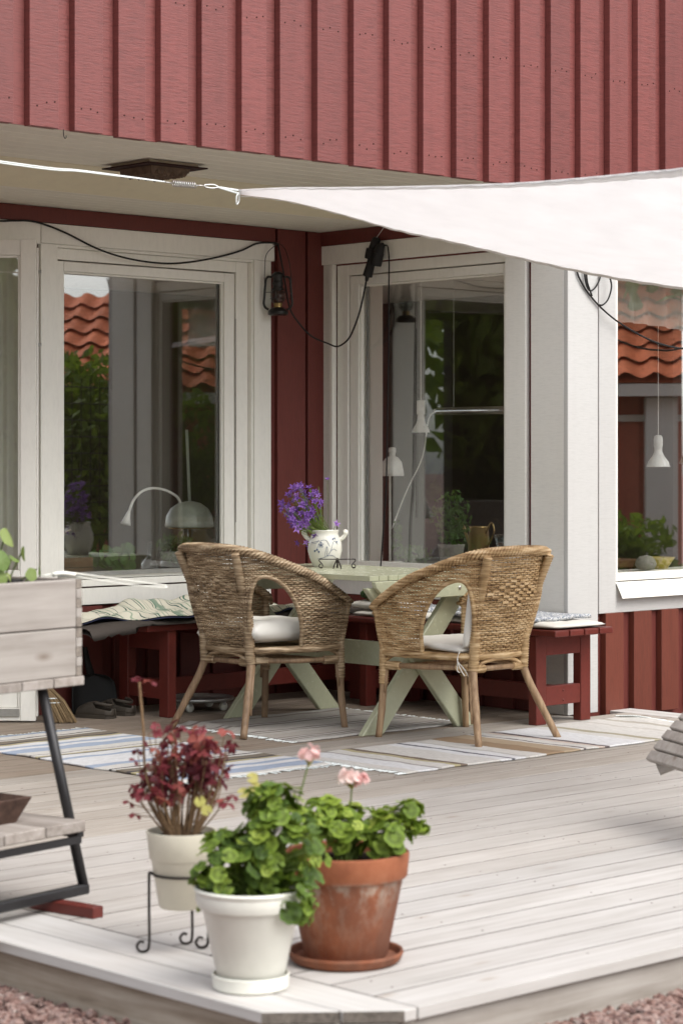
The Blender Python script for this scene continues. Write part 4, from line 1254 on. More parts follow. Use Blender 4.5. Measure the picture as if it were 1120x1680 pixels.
# ------------------------------------------------------------------ rugs
def rug(label, x0, x1, y0, y1, mat, rng, fringe, hump=0, axis='y', kink=None):
    r = empty('rag_rug', ((x0 + x1) / 2, (y0 + y1) / 2, 0), 0, label, 'rug', 'woven rag rugs on the deck')
    w2, l2 = (x1 - x0) / 2, (y1 - y0) / 2
    ph = [rng.random() * 6 for _ in range(6)]
    def f(u, v):
        x = -w2 + 2 * w2 * u; y = -l2 + 2 * l2 * v
        ex = .008 * math.sin(y * 9 + ph[0]) + .004 * math.sin(y * 31 + ph[1]) if axis == 'y' else 0
        ey = .008 * math.sin(x * 9 + ph[2]) + .004 * math.sin(x * 31 + ph[3]) if axis == 'x' else 0
        z = .0055 + .0016 * math.sin(x * 23 + ph[4]) * math.sin(y * 19 + ph[5])
        if kink: z += kink(x, y)
        return Vector((x + ex, y + ey, z))
    g = G(); g.grid(f, 80, 60)
    g.build('weave', M[mat], r, True, thick=.007)
    fr = G()
    for e_ in fringe:
        for i in range(46):
            t = i / 45 + rng.uniform(-.01, .01); t = max(0, min(1, t))
            L_ = rng.uniform(.02, .05)
            if axis == 'y':
                p = f(t, e_); d = Vector((rng.uniform(-.3, .3), 1 if e_ else -1, 0)).normalized()
            else:
                p = f(e_, t); d = Vector((1 if e_ else -1, rng.uniform(-.3, .3), 0)).normalized()
            a = p + d * L_ * .5; b = p + d * L_
            for P_ in (a, b): P_.z = max(.004, min(p.z, .02))
            fr.tube([p, a, b], .0022, 4)
    if fr.v: tag(fr.build('fringe', M['rope'], r), kind='stuff')
    return r
rg = random.Random(31)
rug('blue and white striped rag rug leading from the glazed door', -2.79, -2.03, -2.27, -.62, 'rugblue', rg, (0, 1), axis='y')
rug('taupe and cream striped rag rug under the green table', -1.66, -.63, -1.635, -.79, 'rugtable', rg, (0, 1), axis='x', kink=lambda x, y: .012 * max(0, 1 - abs(x + .42) / .05) * max(0, min(1, (y + .1) * 4)))
rug('long cream rag rug with brown and black stripes in front of the golden chair', -2.01, .03, -2.655, -1.985, 'rugright', rg, (0,), axis='x', kink=lambda x, y: .016 * max(0, (x - .92) / .10) ** 1.5 * (.6 + .4 * math.sin(y * 14)))
cf = G()
for i in range(60):
    y = -2.60 + i * .0102; z0 = .020 + .008 * math.sin(y * 14)
    cf.tube([(.03, y, z0), (.055, y + rg.uniform(-.02, .02), z0 * .8), (.09 + rg.uniform(0, .03), y + rg.uniform(-.03, .03), .008)], .0028, 4)
cf_o = cf.build('fringe', M['rope'], None)
for o in bpy.data.objects:
    if o.get('label', '').startswith('long cream rag rug'):
        cf_o.parent = o; cf_o.location = -Vector(o.location)
cf_o['kind'] = 'stuff'

# ------------------------------------------------------------------ shade sail and its line
FAR = [(-2.6, -2.362, 2.228), (-2.402, -2.41, 2.217), (-2.18, -2.481, 2.176), (-1.954, -2.554, 2.125), (-1.724, -2.632, 2.087), (-1.383, -2.745, 2.025), (-1.034, -2.866, 1.97), (-.735, -3.008, 1.93), (-.319, -3.258, 1.859), (.141, -3.551, 1.762)]
NEAR = [(-2.602, -2.364, 2.247), (-2.568, -2.597, 2.237), (-2.555, -2.883, 2.214), (-2.54, -3.306, 2.183), (-2.543, -3.715, 2.156), (-2.567, -4.034, 2.142), (-2.577, -4.298, 2.136), (-2.636, -4.516, 2.124), (-2.719, -4.985, 2.125), (-2.807, -5.451, 2.137)]
CF = crom(FAR, 6); CN = crom(NEAR, 6)
sl = empty('shade_sail', FAR[0], 0, 'white triangular shade sail stretched over the deck', 'shade sail')
def sailp(u, v):
    i = min(len(CF) - 2, int(u * (len(CF) - 1))); f = u * (len(CF) - 1) - i
    a = CF[i].lerp(CF[i + 1], f); b = CN[i].lerp(CN[i + 1], f)
    return a.lerp(b, v) - Vector((0, 0, .05 * math.sin(math.pi * v) * u)) - Vector(FAR[0])
g = G(); g.grid(sailp, 110, 26); g.build('cloth', M['sail'], sl, True, thick=.0015)
for nm, v in (('hem', 0.0), ('hem', 1.0)):
    g = G(); g.grid(lambda u, t: sailp(u, v + (.035 * t * (1 if v == 0 else -1)) * (1 if u > .03 else u / .03)) + Vector((0, 0, -.0045 - .0015 * math.sin(u * 160))), 110, 2)
    g.build(nm, M['sailhem'] if v == 0 else M['sail'], sl, True, thick=.002)
c0 = Vector((0, 0, .008))
g = G(); g.tube(crom([c0, c0 + Vector((-.012, 0, -.016)), c0 + Vector((-.008, .004, -.045)), c0 + Vector((.004, .005, -.03)), c0 + Vector((.0, 0, .0))], 6), .0032, 6)
g.build('corner_loop', M['rope'], sl, True)
ln = empty('tension_line', (-2.90, -2.287, 2.258), 0, 'thin white line with steel spring tying the sail corner to the house', 'rope')
L0 = Vector((-2.90, -2.287, 2.258))
def rel(p): return Vector(p) - L0
g = G()
for off in (0, 1):
    g.tube(crom([rel((-6.2, -1.80, 2.46)), rel((-3.701, -2.156, 2.289 + .006 * off)), rel((-3.236, -2.247, 2.269 + .004 * off)), rel((-2.90, -2.287, 2.258))], 8), .0028, 5)
g.build('line', M['rope'], ln, True)
a, b = rel((-2.868, -2.294, 2.2545)), rel((-2.771, -2.312, 2.2535))
d = (b - a); L_ = d.length; d.normalize(); sd = d.cross(Vector((0, 0, 1))).normalized(); up = sd.cross(d)
g = G(); g.tube([a + d * L_ * t / 160 + (sd * math.cos(t * 2 * math.pi * 11 / 160) + up * math.sin(t * 2 * math.pi * 11 / 160)) * .0105 for t in range(161)], .0021, 5)
g.build('spring', M['zinc'], ln, True)
G().tube([rel((-2.90, -2.287, 2.258)), a], .0026, 5).build('wire_end', M['zinc'], ln, True)
G().tube([b, rel((-2.735, -2.325, 2.2535))], .0026, 5).build('wire_end', M['zinc'], ln, True)
g = G(); g.tube(crom([rel((-2.737, -2.325, 2.257)), rel((-2.70, -2.334, 2.259)), rel((-2.685, -2.34, 2.251)), rel((-2.71, -2.333, 2.246)), rel((-2.737, -2.325, 2.249))], 5), .0032, 6, True); g.build('carabiner', M['zinc'], ln, True)
g = G()
for dz in (0, .012): g.tube([rel((-2.69, -2.338, 2.2515)), rel((-2.601, -2.360, 2.232 + dz))], .004, 5)
g.build('webbing', M['rope'], ln, True)

# ------------------------------------------------------------------ cables, socket, lantern
def cable(label, pts, r=.0048, name='cable'):
    g = G(); g.tube(crom(pts, 6), r, 6)
    return tag(g.build(name, M['black'], None, True), label, 'cable')
cable('black cable sagging along the head of the wide window', [(-2.9, -.042, 2.40), (-2.197, -.042, 2.346), (-2.026, -.042, 2.35), (-1.939, -.042, 2.356), (-1.844, -.042, 2.346), (-1.708, -.042, 2.311), (-1.526, -.042, 2.249), (-1.34, -.042, 2.213), (-1.129, -.042, 2.202), (-.953, -.042, 2.218), (-.753, -.042, 2.258), (-.61, -.042, 2.298), (-.507, -.042, 2.34), (-.423, -.042, 2.351), (-.36, -.042, 2.352)])
cable('black cable hanging in a loop across the corner from lantern to socket', [(-.36, -.046, 2.345), (-.335, -.06, 2.20), (-.33, -.10, 2.02), (-.29, -.13, 1.935), (-.22, -.15, 1.868), (-.12, -.17, 1.832), (-.07, -.19, 1.818), (-.06, -.255, 1.850), (-.06, -.300, 1.905), (-.06, -.345, 1.99), (-.06, -.375, 2.076), (-.06, -.398, 2.154)])
cable('black cable running straight down the glass of the side window', [(-.06, -.51, 2.325), (-.055, -.545, 2.325), (-.055, -.556, 2.295), (-.050, -.556, 2.239), (-.048, -.552, 2.114), (-.045, -.547, 1.832), (-.045, -.538, 1.393), (-.045, -.529, 1.079), (-.045, -.511, .89), (-.05, -.497, .701), (-.05, -.49, .645)], .004)
cable('black cable drooping along the front wall past the white corner', [(-.03, -1.765, 2.30), (.022, -1.762, 2.137), (.057, -1.762, 2.075), (.12, -1.762, 2.014), (.205, -1.762, 1.956), (.318, -1.762, 1.899), (.457, -1.762, 1.848), (.597, -1.762, 1.809), (.741, -1.762, 1.786), (.862, -1.762, 1.781), (1.035, -1.762, 1.793), (1.5, -1.762, 1.9)])
g = G()
for pts in ([(.065, -1.768, 2.25), (.074, -1.768, 2.14), (.083, -1.768, 2.076), (.108, -1.768, 2.036), (.148, -1.768, 2.047), (.189, -1.768, 2.102), (.205, -1.768, 2.20)], [(.25, -1.766, 2.25), (.262, -1.766, 2.121), (.276, -1.766, 2.063), (.253, -1.766, 2.003), (.212, -1.766, 1.971), (.176, -1.766, 1.97)], [(.09, -1.77, 2.25), (.086, -1.77, 2.15), (.092, -1.77, 2.08), (.11, -1.77, 2.04), (.13, -1.768, 2.01)]):
    g.tube(crom(pts, 6), .0042, 6)
tag(g.build('cable_coil', M['black'], None, True), 'loose loops of black cable hanging on the white corner boards', 'cable')
pl = empty('socket_connector', (-.06, -.44, 2.26), 0, 'black rubber plug and socket cluster hanging by the side window head', 'connector')
def rp(*l): return [Vector(p) - Vector((-.06, -.44, 2.26)) for p in l]
G().tube(rp((-.06, -.398, 2.150), (-.06, -.405, 2.178)), [.008, .013], 8).build('strain_relief', M['black'], pl, True)
G().tube(rp((-.06, -.405, 2.176), (-.062, -.432, 2.235), (-.062, -.438, 2.262)), [.026, .023, .020], 10).build('plug', M['black'], pl, True, auto=True)
G().tube(rp((-.064, -.438, 2.262), (-.064, -.452, 2.312)), [.036, .036], 10).build('socket', M['black'], pl, True, auto=True)
G().tube(rp((-.064, -.453, 2.312), (-.064, -.476, 2.362), (-.064, -.480, 2.37)), [.026, .023, .014], 10).build('plug', M['black'], pl, True, auto=True)
G().tube(rp((-.075, -.482, 2.225), (-.075, -.50, 2.288)), [.03, .032], 10).build('socket', M['black'], pl, True, auto=True)
G().tube(rp((-.075, -.50, 2.287), (-.070, -.513, 2.322), (-.064, -.53, 2.33)), [.030, .024, .012], 10).build('plug', M['black'], pl, True, auto=True)
G().tube(rp((-.064, -.478, 2.37), (-.05, -.53, 2.432)), .0012, 4).build('hanging_thread', M['rope'], pl)

lt = empty('lantern', (-.413, -.105, 1.972), math.atan2(-.6821, .7313), 'small black hurricane lantern hanging beside the window casing', 'lantern')
G().lathe([(.0, 0), (.047, 0), (.052, .004), (.053, .016), (.047, .026), (.036, .036), (.022, .040)], 24, caps=False).build('fuel_tank', M['lantern'], lt, True)
G().lathe([(.022, .039), (.020, .05), (.024, .056), (.018, .064), (.0, .066)], 16, caps=False).build('burner', M['brass'], lt, True)
G().lathe([(.022, .060), (.034, .072), (.040, .095), (.036, .118), (.026, .130)], 24, caps=False).build('glass_globe', M['clear'], lt, True, thick=.002)
G().lathe([(.030, .128), (.034, .134), (.026, .142), (.026, .158), (.030, .162), (.028, .17), (.024, .176), (.026, .198), (.034, .204), (.030, .212), (.016, .224), (.0, .226)], 24, caps=False).build('chimney_cap', M['lantern'], lt, True)
for sx in (-1, 1):
    G().tube(crom([(sx * .030, 0, .196), (sx * .050, 0, .198), (sx * .062, 0, .185), (sx * .066, 0, .15), (sx * .071, 0, .09), (sx * .073, 0, .06), (sx * .066, 0, .040), (sx * .048, 0, .028)], 6), .0062, 8).build('side_tube', M['lantern'], lt, True)
g = G(); g.tube(crom([(-.07, 0, .165), (-.068, 0, .24), (-.062, .01, .31), (-.03, .03, .352), (.008, .045, .372), (.035, .035, .345), (.055, .012, .29), (.066, 0, .22), (.07, 0, .165)], 6), .0021, 5); g.build('bail', M['lantern'], lt, True)
g = G()
for z, r_ in ((.085, .041), (.118, .040)): g.tube([(r_ * math.cos(a), r_ * math.sin(a), z) for a in [i * .2618 for i in range(24)]], .0012, 4, True)
g.tube([(-.065, .0, .118), (-.04, 0, .118)], .0014, 4).tube([(.04, 0, .085), (.068, 0, .085)], .0014, 4)
g.tube(crom([(-.035, -.022, .125), (0, -.042, .10), (.035, -.022, .07)], 5), .0012, 4).tube(crom([(.035, -.022, .125), (0, -.042, .10), (-.035, -.022, .07)], 5), .0012, 4)
g.build('globe_guard', M['lantern'], lt)
hk = G(); hk.tube(crom([(0, .02, 0), (0, -.02, 0), (0, -.035, .006), (0, -.036, .016)], 4), .002, 5)
tag(hk.build('hook', M['iron'], None, True, loc=(-.385, -.05, 2.343)), 'small dark hook carrying the lantern bail', 'hook')
hk = G(); hk.tube(crom([(0, 0, .03), (0, 0, .008), (.006, 0, -.006), (.012, 0, -.002), (.012, 0, .006)], 5), .002, 5)
tag(hk.build('hook', M['iron'], None, True, loc=(-2.945, -1.715, 2.482)), 'bare rusty screw hook under the edge of the upper facade', 'hook')
vt = empty('soffit_box', (-2.0, -1.09, 2.515), R(0), 'small open box with dark crumbling filling fixed under the soffit', 'box')
G().box(-.165, .165, -.165, .165, -.020, -.014).build('flange', M['nail'], vt)
g = G(); g.box(-.13, .13, -.14, -.128, -.0135, .0).box(-.13, .13, .128, .14, -.0135, .0).box(-.13, -.118, -.127, .127, -.0135, 0).box(.118, .13, -.127, .127, -.0135, 0)
G().box(-.135, .135, -.135, .135, -.0138, .001).build('frame', M['beige'], vt)
rv = random.Random(2)
g = G(); g.grid(lambda u, v: Vector((-.11 + .22 * u, -.115 + .23 * v, -.021 - .022 * (min(u, 1 - u, v, 1 - v) > .01) * (1 + .5 * math.sin(u * 31) + .3 * rv.random()))), 36, 36)
g.build('filling', M['bark'], vt)

# ------------------------------------------------------------------ sweeping things and shoes by the wall
dp = empty('dustpan', (-1.60, -.115, 0), math.atan2(-.25, .95), 'large black dustpan standing on edge against the red wall', 'dustpan')
def dpf(u, v):
    z = .002 + .185 * v; w2 = .118 * (1 - .18 * v ** 3) * (1 if v < .72 else math.sqrt(max(0, 1 - ((v - .72) / .28) ** 2)) * .82 + .18)
    x = (u - .5) * 2 * w2
    return Vector((x, .03 * v + .028 * (abs(u - .5) * 2) ** 3 * -1 + .012, z))
g = G(); g.grid(dpf, 25, 25); g.build('blade', M['black'], dp, True, thick=.004)
G().tube([(0, .040, .175), (-.012, .055, .24), (-.022, .07, .315)], [.022, .016, .013], 8, sx=.5).build('handle', M['black'], dp, True)

def make_clog(name, loc, rz, label):
    c = empty(name, loc, rz, label, 'shoe', 'pair of clogs')
    Lc = .215
    def wdt(t): return .045 * (1 - .30 * abs(t - .35) ** 1.3) * (min(1, t / .12) ** .5 if t < .12 else 1) * (min(1, (1 - t) / .10) ** .5 if t > .9 else 1)
    def hgt(t):
        if t < .5: return .030 + .045 * math.sin(min(1, t / .5) * math.pi / 2) ** .8 * 1.0
        return .075 - .026 * (t - .5) * 2
    N, K = 30, 22
    vs_, fs_ = [], []
    for i in range(N + 1):
        t = i / N; w_ = max(.004, wdt(t)); h = hgt(t)
        for k_ in range(K + 1):
            a = math.pi * k_ / K
            ex = math.copysign(abs(math.cos(a)) ** .75, math.cos(a))
            vs_.append((Lc * t, w_ * ex, .014 + (h - .014) * math.sin(a) ** .7 * (min(1, t / .10) ** .6 if t < .1 else 1)))
    for i in range(N):
        t = (i + .5) / N
        for k_ in range(K):
            ph = abs((k_ + .5) / K - .5) * 2
            op = 0 if t < .46 else (.62 * math.sin(min(1, (t - .46) / .16) * math.pi / 2) if t < .93 else (.62 if t < .96 else .25))
            if ph < op: continue
            a = i * (K + 1) + k_; fs_.append((a, a + 1, a + K + 2, a + K + 1))
    g = G(); g.add(vs_, fs_); g.build('upper', M['clog'], c, True, thick=.006)
    g = G(); pol = [(Lc * t, (wdt(t) + .004)) for t in [i / 24 for i in range(25)]]; pol += [(x, -y) for x, y in pol[::-1]]
    g.prism(pol, 0, .020); g.build('sole', M['clog'], c, bevel=.003)
    g = G(); st = []
    for i in range(21):
        a = math.pi * i / 20; st.append((Lc * (.62 + .30 * math.sin(a)), math.cos(a) * .046, .062 + .012 * math.cos(a) ** 2))
    g.tube(st, .008, 6, sx=.4); g.build('rim', M['clog'], c, True)
    for i in range(5):
        a = -.9 + i * .45
        G().lathe([(.005, -.002), (.005, .002)], 8, (Lc * (.18 + .05 * math.cos(a * 1.6)), math.sin(a) * .036, .060 - .012 * abs(a)), Euler((a * -.9, -.5, 0)).to_matrix().to_4x4()).build('vent_hole', M['dark'], c)
    return c
make_clog('clog', (-1.735, -.165, 0), math.atan2(-.96, .28), 'worn grey-brown foam clog in front of the dustpan')
make_clog('clog', (-1.60, -.130, 0), math.atan2(-.93, .36), 'worn grey-brown foam clog next to the bench leg')
br = empty('hand_broom', (-1.955, -.345, 0), 0, 'small straw hand broom leaning beside the door', 'broom')
rb2 = random.Random(6)
g = G()
for i in range(240):
    x = rb2.uniform(-1, 1); y = rb2.uniform(-1, 1)
    top = -rdir * .075 * 1 + rdir * x * .022 + fdir * y * .016 + Vector((0, 0, .155 + rb2.uniform(-.01, .012)))
    bot = rdir * (x * .055 + .01) + fdir * y * .03 + Vector((0, 0, rb2.uniform(.001, .012)))
    mid = top.lerp(bot, .45) + rdir * x * .008 + Vector((0, 0, .01))
    g.tube([top, mid, bot], [.0016, .0018, .0013], 4, caps=False)
tag(g.build('bristles', M['straw'], br), kind='stuff')
G().tube([-rdir * .072 + Vector((0, 0, .14)), -rdir * .10 + Vector((0, 0, .30)), -rdir * .13 + Vector((0, 0, .46))], [.02, .013, .012], 8).build('handle', M['pole'], br, True)
for t in (.25, .38):
    c_ = (-rdir * .075 + Vector((0, 0, .155))).lerp(rdir * .01, t)
    wdt_ = .026 + .03 * t
    g = G(); g.tube([c_ + rdir * wdt_ * math.cos(a) + fdir * .022 * math.sin(a) for a in [i * .314 for i in range(20)]], .0028, 5, True); g.build('binding', M['rope'], br, True)
cd = empty('plant_caddy', (-1.135, -.345, 0), 0, 'low grey plant caddy on casters under the window bench', 'plant caddy')
G().lathe([(0, .048), (.15, .048), (.165, .052), (.168, .064), (.160, .066), (.15, .056), (0, .056)], 32, caps=False).build('plate', M['zinc'], cd, True)
for i in range(4):
    a = .5 + i * math.pi / 2; x, y = .125 * math.cos(a), .125 * math.sin(a)
    g = G(); g.lathe([(.006, -.008), (.021, -.008), (.022, 0), (.021, .008), (.006, .008)], 14, (x, y, .022), Matrix.Rotation(R(90), 4, 'X')); g.build('caster', M['whitepot'], cd, True)
    G().box(x - .008, x + .008, y - .011, y + .011, .03, .049).build('caster_fork', M['zinc'], cd)

# ------------------------------------------------------------------ raised planter on a steel stand
pt = empty('raised_planter', (-4.413, -3.82, 0), math.atan2(.176, .984), 'weathered wooden planter box on a black steel stand with a low shelf', 'planter')
for z0, z1 in ((.622, .7545), (.7575, .890)):
    G().box(-.95, -.0225, 0, .022, z0, z1).build('front_board', M['planter'], pt, bevel=.003)
    G().box(-.95, -.0225, .338, .36, z0, z1).build('back_board', M['planter'], pt, bevel=.003)
    for k_ in range(5):
        h = (z1 - z0) / 5; a = z0 + k_ * h
        G().box(-.022, .0, -.0005 if k_ % 2 else 0, .36, a + .0006, a + h - .0006).build('finger_joint', M['plantend'] if k_ % 2 == 0 else M['planter'], pt, bevel=.001)
    G().box(-.95, -.928, .023, .337, z0, z1).build('side_board', M['planter'], pt, bevel=.003)
for i in range(8):
    G().box(-.118 - i * .122 + .004, .0035 - i * .122, -.006, .366, .596, .6212).build('base_slat', M['shelfwood'], pt, bevel=.002)
G().box(-.925, -.024, .024, .336, .63, .855).build('soil', M['soil'], pt)
for y_t, y_f in ((.03, -.060), (.33, .42)):
    for x_t, x_f in ((-.128, -.056), (-.80, -.87)):
        G().tube([(x_t, y_t, .597), (x_f, y_f, .046)], .0145, 10).build('leg', M['steel'], pt, True)
    G().beam((-.045, y_f, .0445), (-.88, y_f, .0445), .028, .028).build('base_bar', M['steel'], pt, bevel=.004)
for x in (-.085, -.83): G().beam((x, -.075, .200), (x, .43, .200), .024, .018).build('shelf_rail', M['steel'], pt)
for y in (-.088, .43): G().beam((-.10, y, .189), (-.82, y, .189), .010, .020).build('shelf_rail', M['steel'], pt)
for i in range(5):
    G().box(-.088 - (i + 1) * .155 + .004, -.088 - i * .155, -.098, .44, .210, .240).build('shelf_plank', M['shelfwood'], pt, bevel=.003)
for x in (-.165, -.60):
    o = G().box(x - .020, x + .020, -.215, .02, 0.0, .030).build('wood_block', M['redbench'], None, bevel=.002)
    o.location = pt.location; o.rotation_euler = pt.rotation_euler
    tag(o, 'red painted wood block under the steel base bar' if x > -.3 else 'second red painted wood block under the planter stand', 'block')
ty = empty('fire_tray', (-4.413 + .084, -3.82 + .015, .2405), math.atan2(.176, .984), 'rusty steel tray of ash on the planter shelf', 'tray')
g = G()
P0 = [(-.60, .03), (-.315, .03), (-.315, .30), (-.60, .30)]; P1 = [(-.625, .0), (-.285, .0), (-.285, .33), (-.625, .33)]
g.add([(x, y, .0) for x, y in P0] + [(x, y, .068) for x, y in P1], [(3, 2, 1, 0), (0, 1, 5, 4), (1, 2, 6, 5), (2, 3, 7, 6), (3, 0, 4, 7)])
g.build('pan', M['rust'], ty, thick=.004)
G().box(-.59, -.325, .04, .29, .004, .03).build('ash', M['terra_glaze'], ty)
wh = G(); wh.tube(crom([(-4.50, -3.75, .899), (-4.43, -3.77, .906), (-4.38, -3.80, .899), (-4.30, -3.88, .884), (-4.235, -3.945, .872), (-4.225, -3.958, .868), (-4.237, -3.962, .865), (-4.30, -3.905, .872), (-4.37, -3.83, .886), (-4.41, -3.79, .896)], 6), .0022, 5)
wh.tube(crom([(-4.47, -3.76, .902), (-4.44, -3.77, .905), (-4.41, -3.785, .900)], 4), .006, 6)
tag(wh.build('wire_loop', M['whitepot'], None, True), 'long white wire loop lying over the planter corner', 'wire')

# ------------------------------------------------------------------ leaf meshes
def leaf_geranium(mat, lob=7, seed=0):
    rl = random.Random(seed); g = G()
    N = 28
    vs_ = [(0, 0, .0)]
    for ring, rad in ((1, .5), (2, 1.0)):
        for k_ in range(N):
            a = .28 + (2 * math.pi - .56) * k_ / (N - 1)
            ss = 1 + (.13 * abs(math.sin(a * lob / 2)) - .06 if ring == 2 else 0)
            r = rad * ss
            z = .10 * rad * rad - .02 + .10 * rad * math.sin(a * lob * .5 + seed) + .05 * rl.uniform(-1, 1)
            vs_.append((r * math.cos(a), r * math.sin(a), z))
    fs_ = [(0, 1 + k_, 2 + k_) for k_ in range(N - 1)]
    fs_ += [(1 + k_, 1 + N + k_, 2 + N + k_, 2 + k_) for k_ in range(N - 1)]
    g.add(vs_, fs_)
    return g.mesh('leaf', mat, True)
def leaf_round(mat, seed=0):
    rl = random.Random(seed); g = G(); N = 22
    vs_ = [(0, 0, .12)]
    for rad in (.5, 1.0):
        for k_ in range(N):
            a = 2 * math.pi * k_ / N
            r = rad * (1 + .05 * math.cos(a * 5 + seed))
            vs_.append((r * math.cos(a), r * math.sin(a), .12 - .14 * rad + .10 * rad * math.sin(2 * a + seed)))
    fs_ = [(0, 1 + k_, 1 + (k_ + 1) % N) for k_ in range(N)] + [(1 + k_, 1 + N + k_, 1 + N + (k_ + 1) % N, 1 + (k_ + 1) % N) for k_ in range(N)]
    g.add(vs_, fs_); return g.mesh('leaf', mat, True)
def leaf_heart(mat, seed=0):
    g = G()
    for j in range(3):
        a0 = j * 2.094 + seed
        ca, sa = math.cos(a0), math.sin(a0)
        pts = [(0, 0, 0), (.35, -.38, .12), (.75, -.52, .05), (1.02, -.28, -.12), (.88, 0, -.02), (1.02, .28, -.12), (.75, .52, .05), (.35, .38, .12)]
        fold = -.25
        g.add([(x * ca - y * sa, x * sa + y * ca, z * 1.3 + fold * x * x) for x, y, z in pts], [(0, 1, 4), (1, 2, 3, 4), (0, 4, 7), (4, 5, 6, 7)])
    return g.mesh('leaf', mat, True)
def place_leaf(par, me, p, n, s, rng, name='leaf'):
    q = Vector(n).normalized().to_track_quat('Z', 'Y') @ Euler((0, 0, rng.random() * 6.28)).to_quaternion()
    o = inst(name, me, par, p, (0, 0, 0), s); o.rotation_euler = q.to_euler(); return o

# ------------------------------------------------------------------ potted plants on the deck corner
def pot_with(name, loc, label, parts, cat='pot'):
    p = empty(name, loc, 0, label, cat)
    for nm, prof_, m_, n_ in parts:
        G().lathe(prof_, n_, caps=False).build(nm, M[m_], p, True, auto=True)
    return p
wp = pot_with('plant_pot', (-4.761, -4.941, 0), 'white plastic pot on a white saucer standing at the deck corner', [
    ('saucer', [(0, .001), (.082, .001), (.088, .006), (.090, .034), (.086, .036), (.082, .012), (0, .012)], 'whitepot', 48),
    ('body', [(0, .014), (.070, .014), (.076, .020), (.112, .186), (.114, .188), (.122, .190), (.128, .206), (.127, .222), (.130, .226), (.131, .232), (.127, .236), (.121, .232), (.116, .19), (.11, .19), (0, .19)], 'whitepot', 56)])
G().lathe([(.0, .198), (.06, .203), (.115, .196)], 24, caps=False).build('soil', M['soil'], wp)
tp = pot_with('plant_pot', (-4.409, -4.886, 0), 'weathered terracotta pot with chalky bloom, on a terracotta saucer', [
    ('saucer', [(0, .001), (.125, .001), (.134, .008), (.141, .024), (.139, .030), (.133, .028), (.126, .014), (0, .013)], 'terra', 56),
    ('body', [(0, .016), (.098, .016), (.102, .022), (.140, .206), (.146, .208), (.150, .212), (.155, .262), (.154, .268), (.149, .270), (.144, .266), (.140, .24), (0, .24)], 'terra', 64)])
G().lathe([(.0, .246), (.07, .250), (.138, .243)], 24, caps=False).build('soil', M['soil'], tp)
cp = pot_with('plant_pot', (-4.638, -4.536, .112), 'cream plastic pot held in a black wire stand', [
    ('body', [(0, 0), (.052, 0), (.056, .004), (.075, .118), (.077, .120), (.079, .122), (.087, .186), (.087, .190), (.083, .190), (.079, .172), (0, .17)], 'cream', 48)])
G().lathe([(.0, .176), (.04, .178), (.078, .174)], 20, caps=False).build('soil', M['soil'], cp)
ws = empty('wire_stand', (-4.638, -4.536, 0), 0, 'black wire plant stand with curled feet under the cream pot', 'plant stand')
g = G(); g.tube([(.0715 * math.cos(a), .0715 * math.sin(a), .196) for a in [i * 2 * math.pi / 40 for i in range(40)]], .0034, 6, True); g.build('ring', M['iron'], ws, True)
for ax in (-rdir * .078 + fdir * .012, rdir * .062 - fdir * .035, fdir * .02 + rdir * .02 - fdir * .10):
    d_ = ax.normalized(); s0 = -rdir
    g = G(); g.tube(crom([d_ * .0715 + Vector((0, 0, .196)), ax * 1.0 + Vector((0, 0, .200)), ax * 1.02 + Vector((0, 0, .19)), ax * 1.02 + Vector((0, 0, .10)), ax * 1.02 + Vector((0, 0, .020)), ax * 1.02 + s0 * .010 + Vector((0, 0, .005)), ax * 1.02 + s0 * .024 + Vector((0, 0, .006)), ax * 1.02 + s0 * .030 + Vector((0, 0, .018)), ax * 1.02 + s0 * .022 + Vector((0, 0, .029)), ax * 1.02 + s0 * .012 + Vector((0, 0, .027))], 5), .0036, 6); g.build('leg', M['iron'], ws, True)

LG = [leaf_geranium(M['leaf2'], 7, s) for s in range(3)]; LG2 = [leaf_geranium(M['leaf'], 6, s + 5) for s in range(3)]
def geranium(name, loc, label, blobs, meshes, size, rng, stemroot):
    p = empty(name, loc, 0, label, 'plant')
    st = G()
    for (cr, cf, cz), (ar, af, az), n in blobs:
        for i in range(n):
            while True:
                v = Vector((rng.gauss(0, 1), rng.gauss(0, 1), rng.gauss(0, 1)))
                if v.length > .1: break
            v.normalize()
            if v.z < -.75: v.z = -v.z
            sh = rng.uniform(.72, 1.04)
            c = rdir * cr + fdir * cf + Vector((0, 0, cz))
            q = c + rdir * (v.x * ar * sh) + fdir * (v.y * af * sh) + Vector((0, 0, v.z * az * sh))
            nrm = (rdir * v.x + fdir * v.y + Vector((0, 0, v.z)) + Vector((rng.uniform(-.4, .4), rng.uniform(-.4, .4), rng.uniform(.2, 1.0)))).normalized()
            place_leaf(p, rng.choice(meshes), q, nrm, size * rng.uniform(.65, 1.25), rng)
            if i % 2 == 0: st.tube(crom([stemroot + Vector((rng.uniform(-.03, .03), rng.uniform(-.03, .03), 0)), stemroot.lerp(q, .5) + Vector((0, 0, .03)), q], 3), .0018, 4, caps=False)
    tag(st.build('stems', M['stem'], p), kind='stuff')
    return p, st
rp_ = random.Random(12)
g1, _ = geranium('geranium', (-4.761, -4.941, .20), 'dense green geranium spilling over the white pot', [
    ((-.030, .0, .075), (.100, .10, .085), 84), ((.075, .01, .125), (.110, .10, .115), 110), ((.055, .03, .215), (.065, .05, .065), 40), ((.105, .075, .015), (.045, .035, .060), 26), ((-.085, .02, .035), (.055, .05, .05), 26), ((-.070, -.01, .14), (.035, .03, .025), 10)], LG, .0215, rp_, Vector((0, 0, .0)))
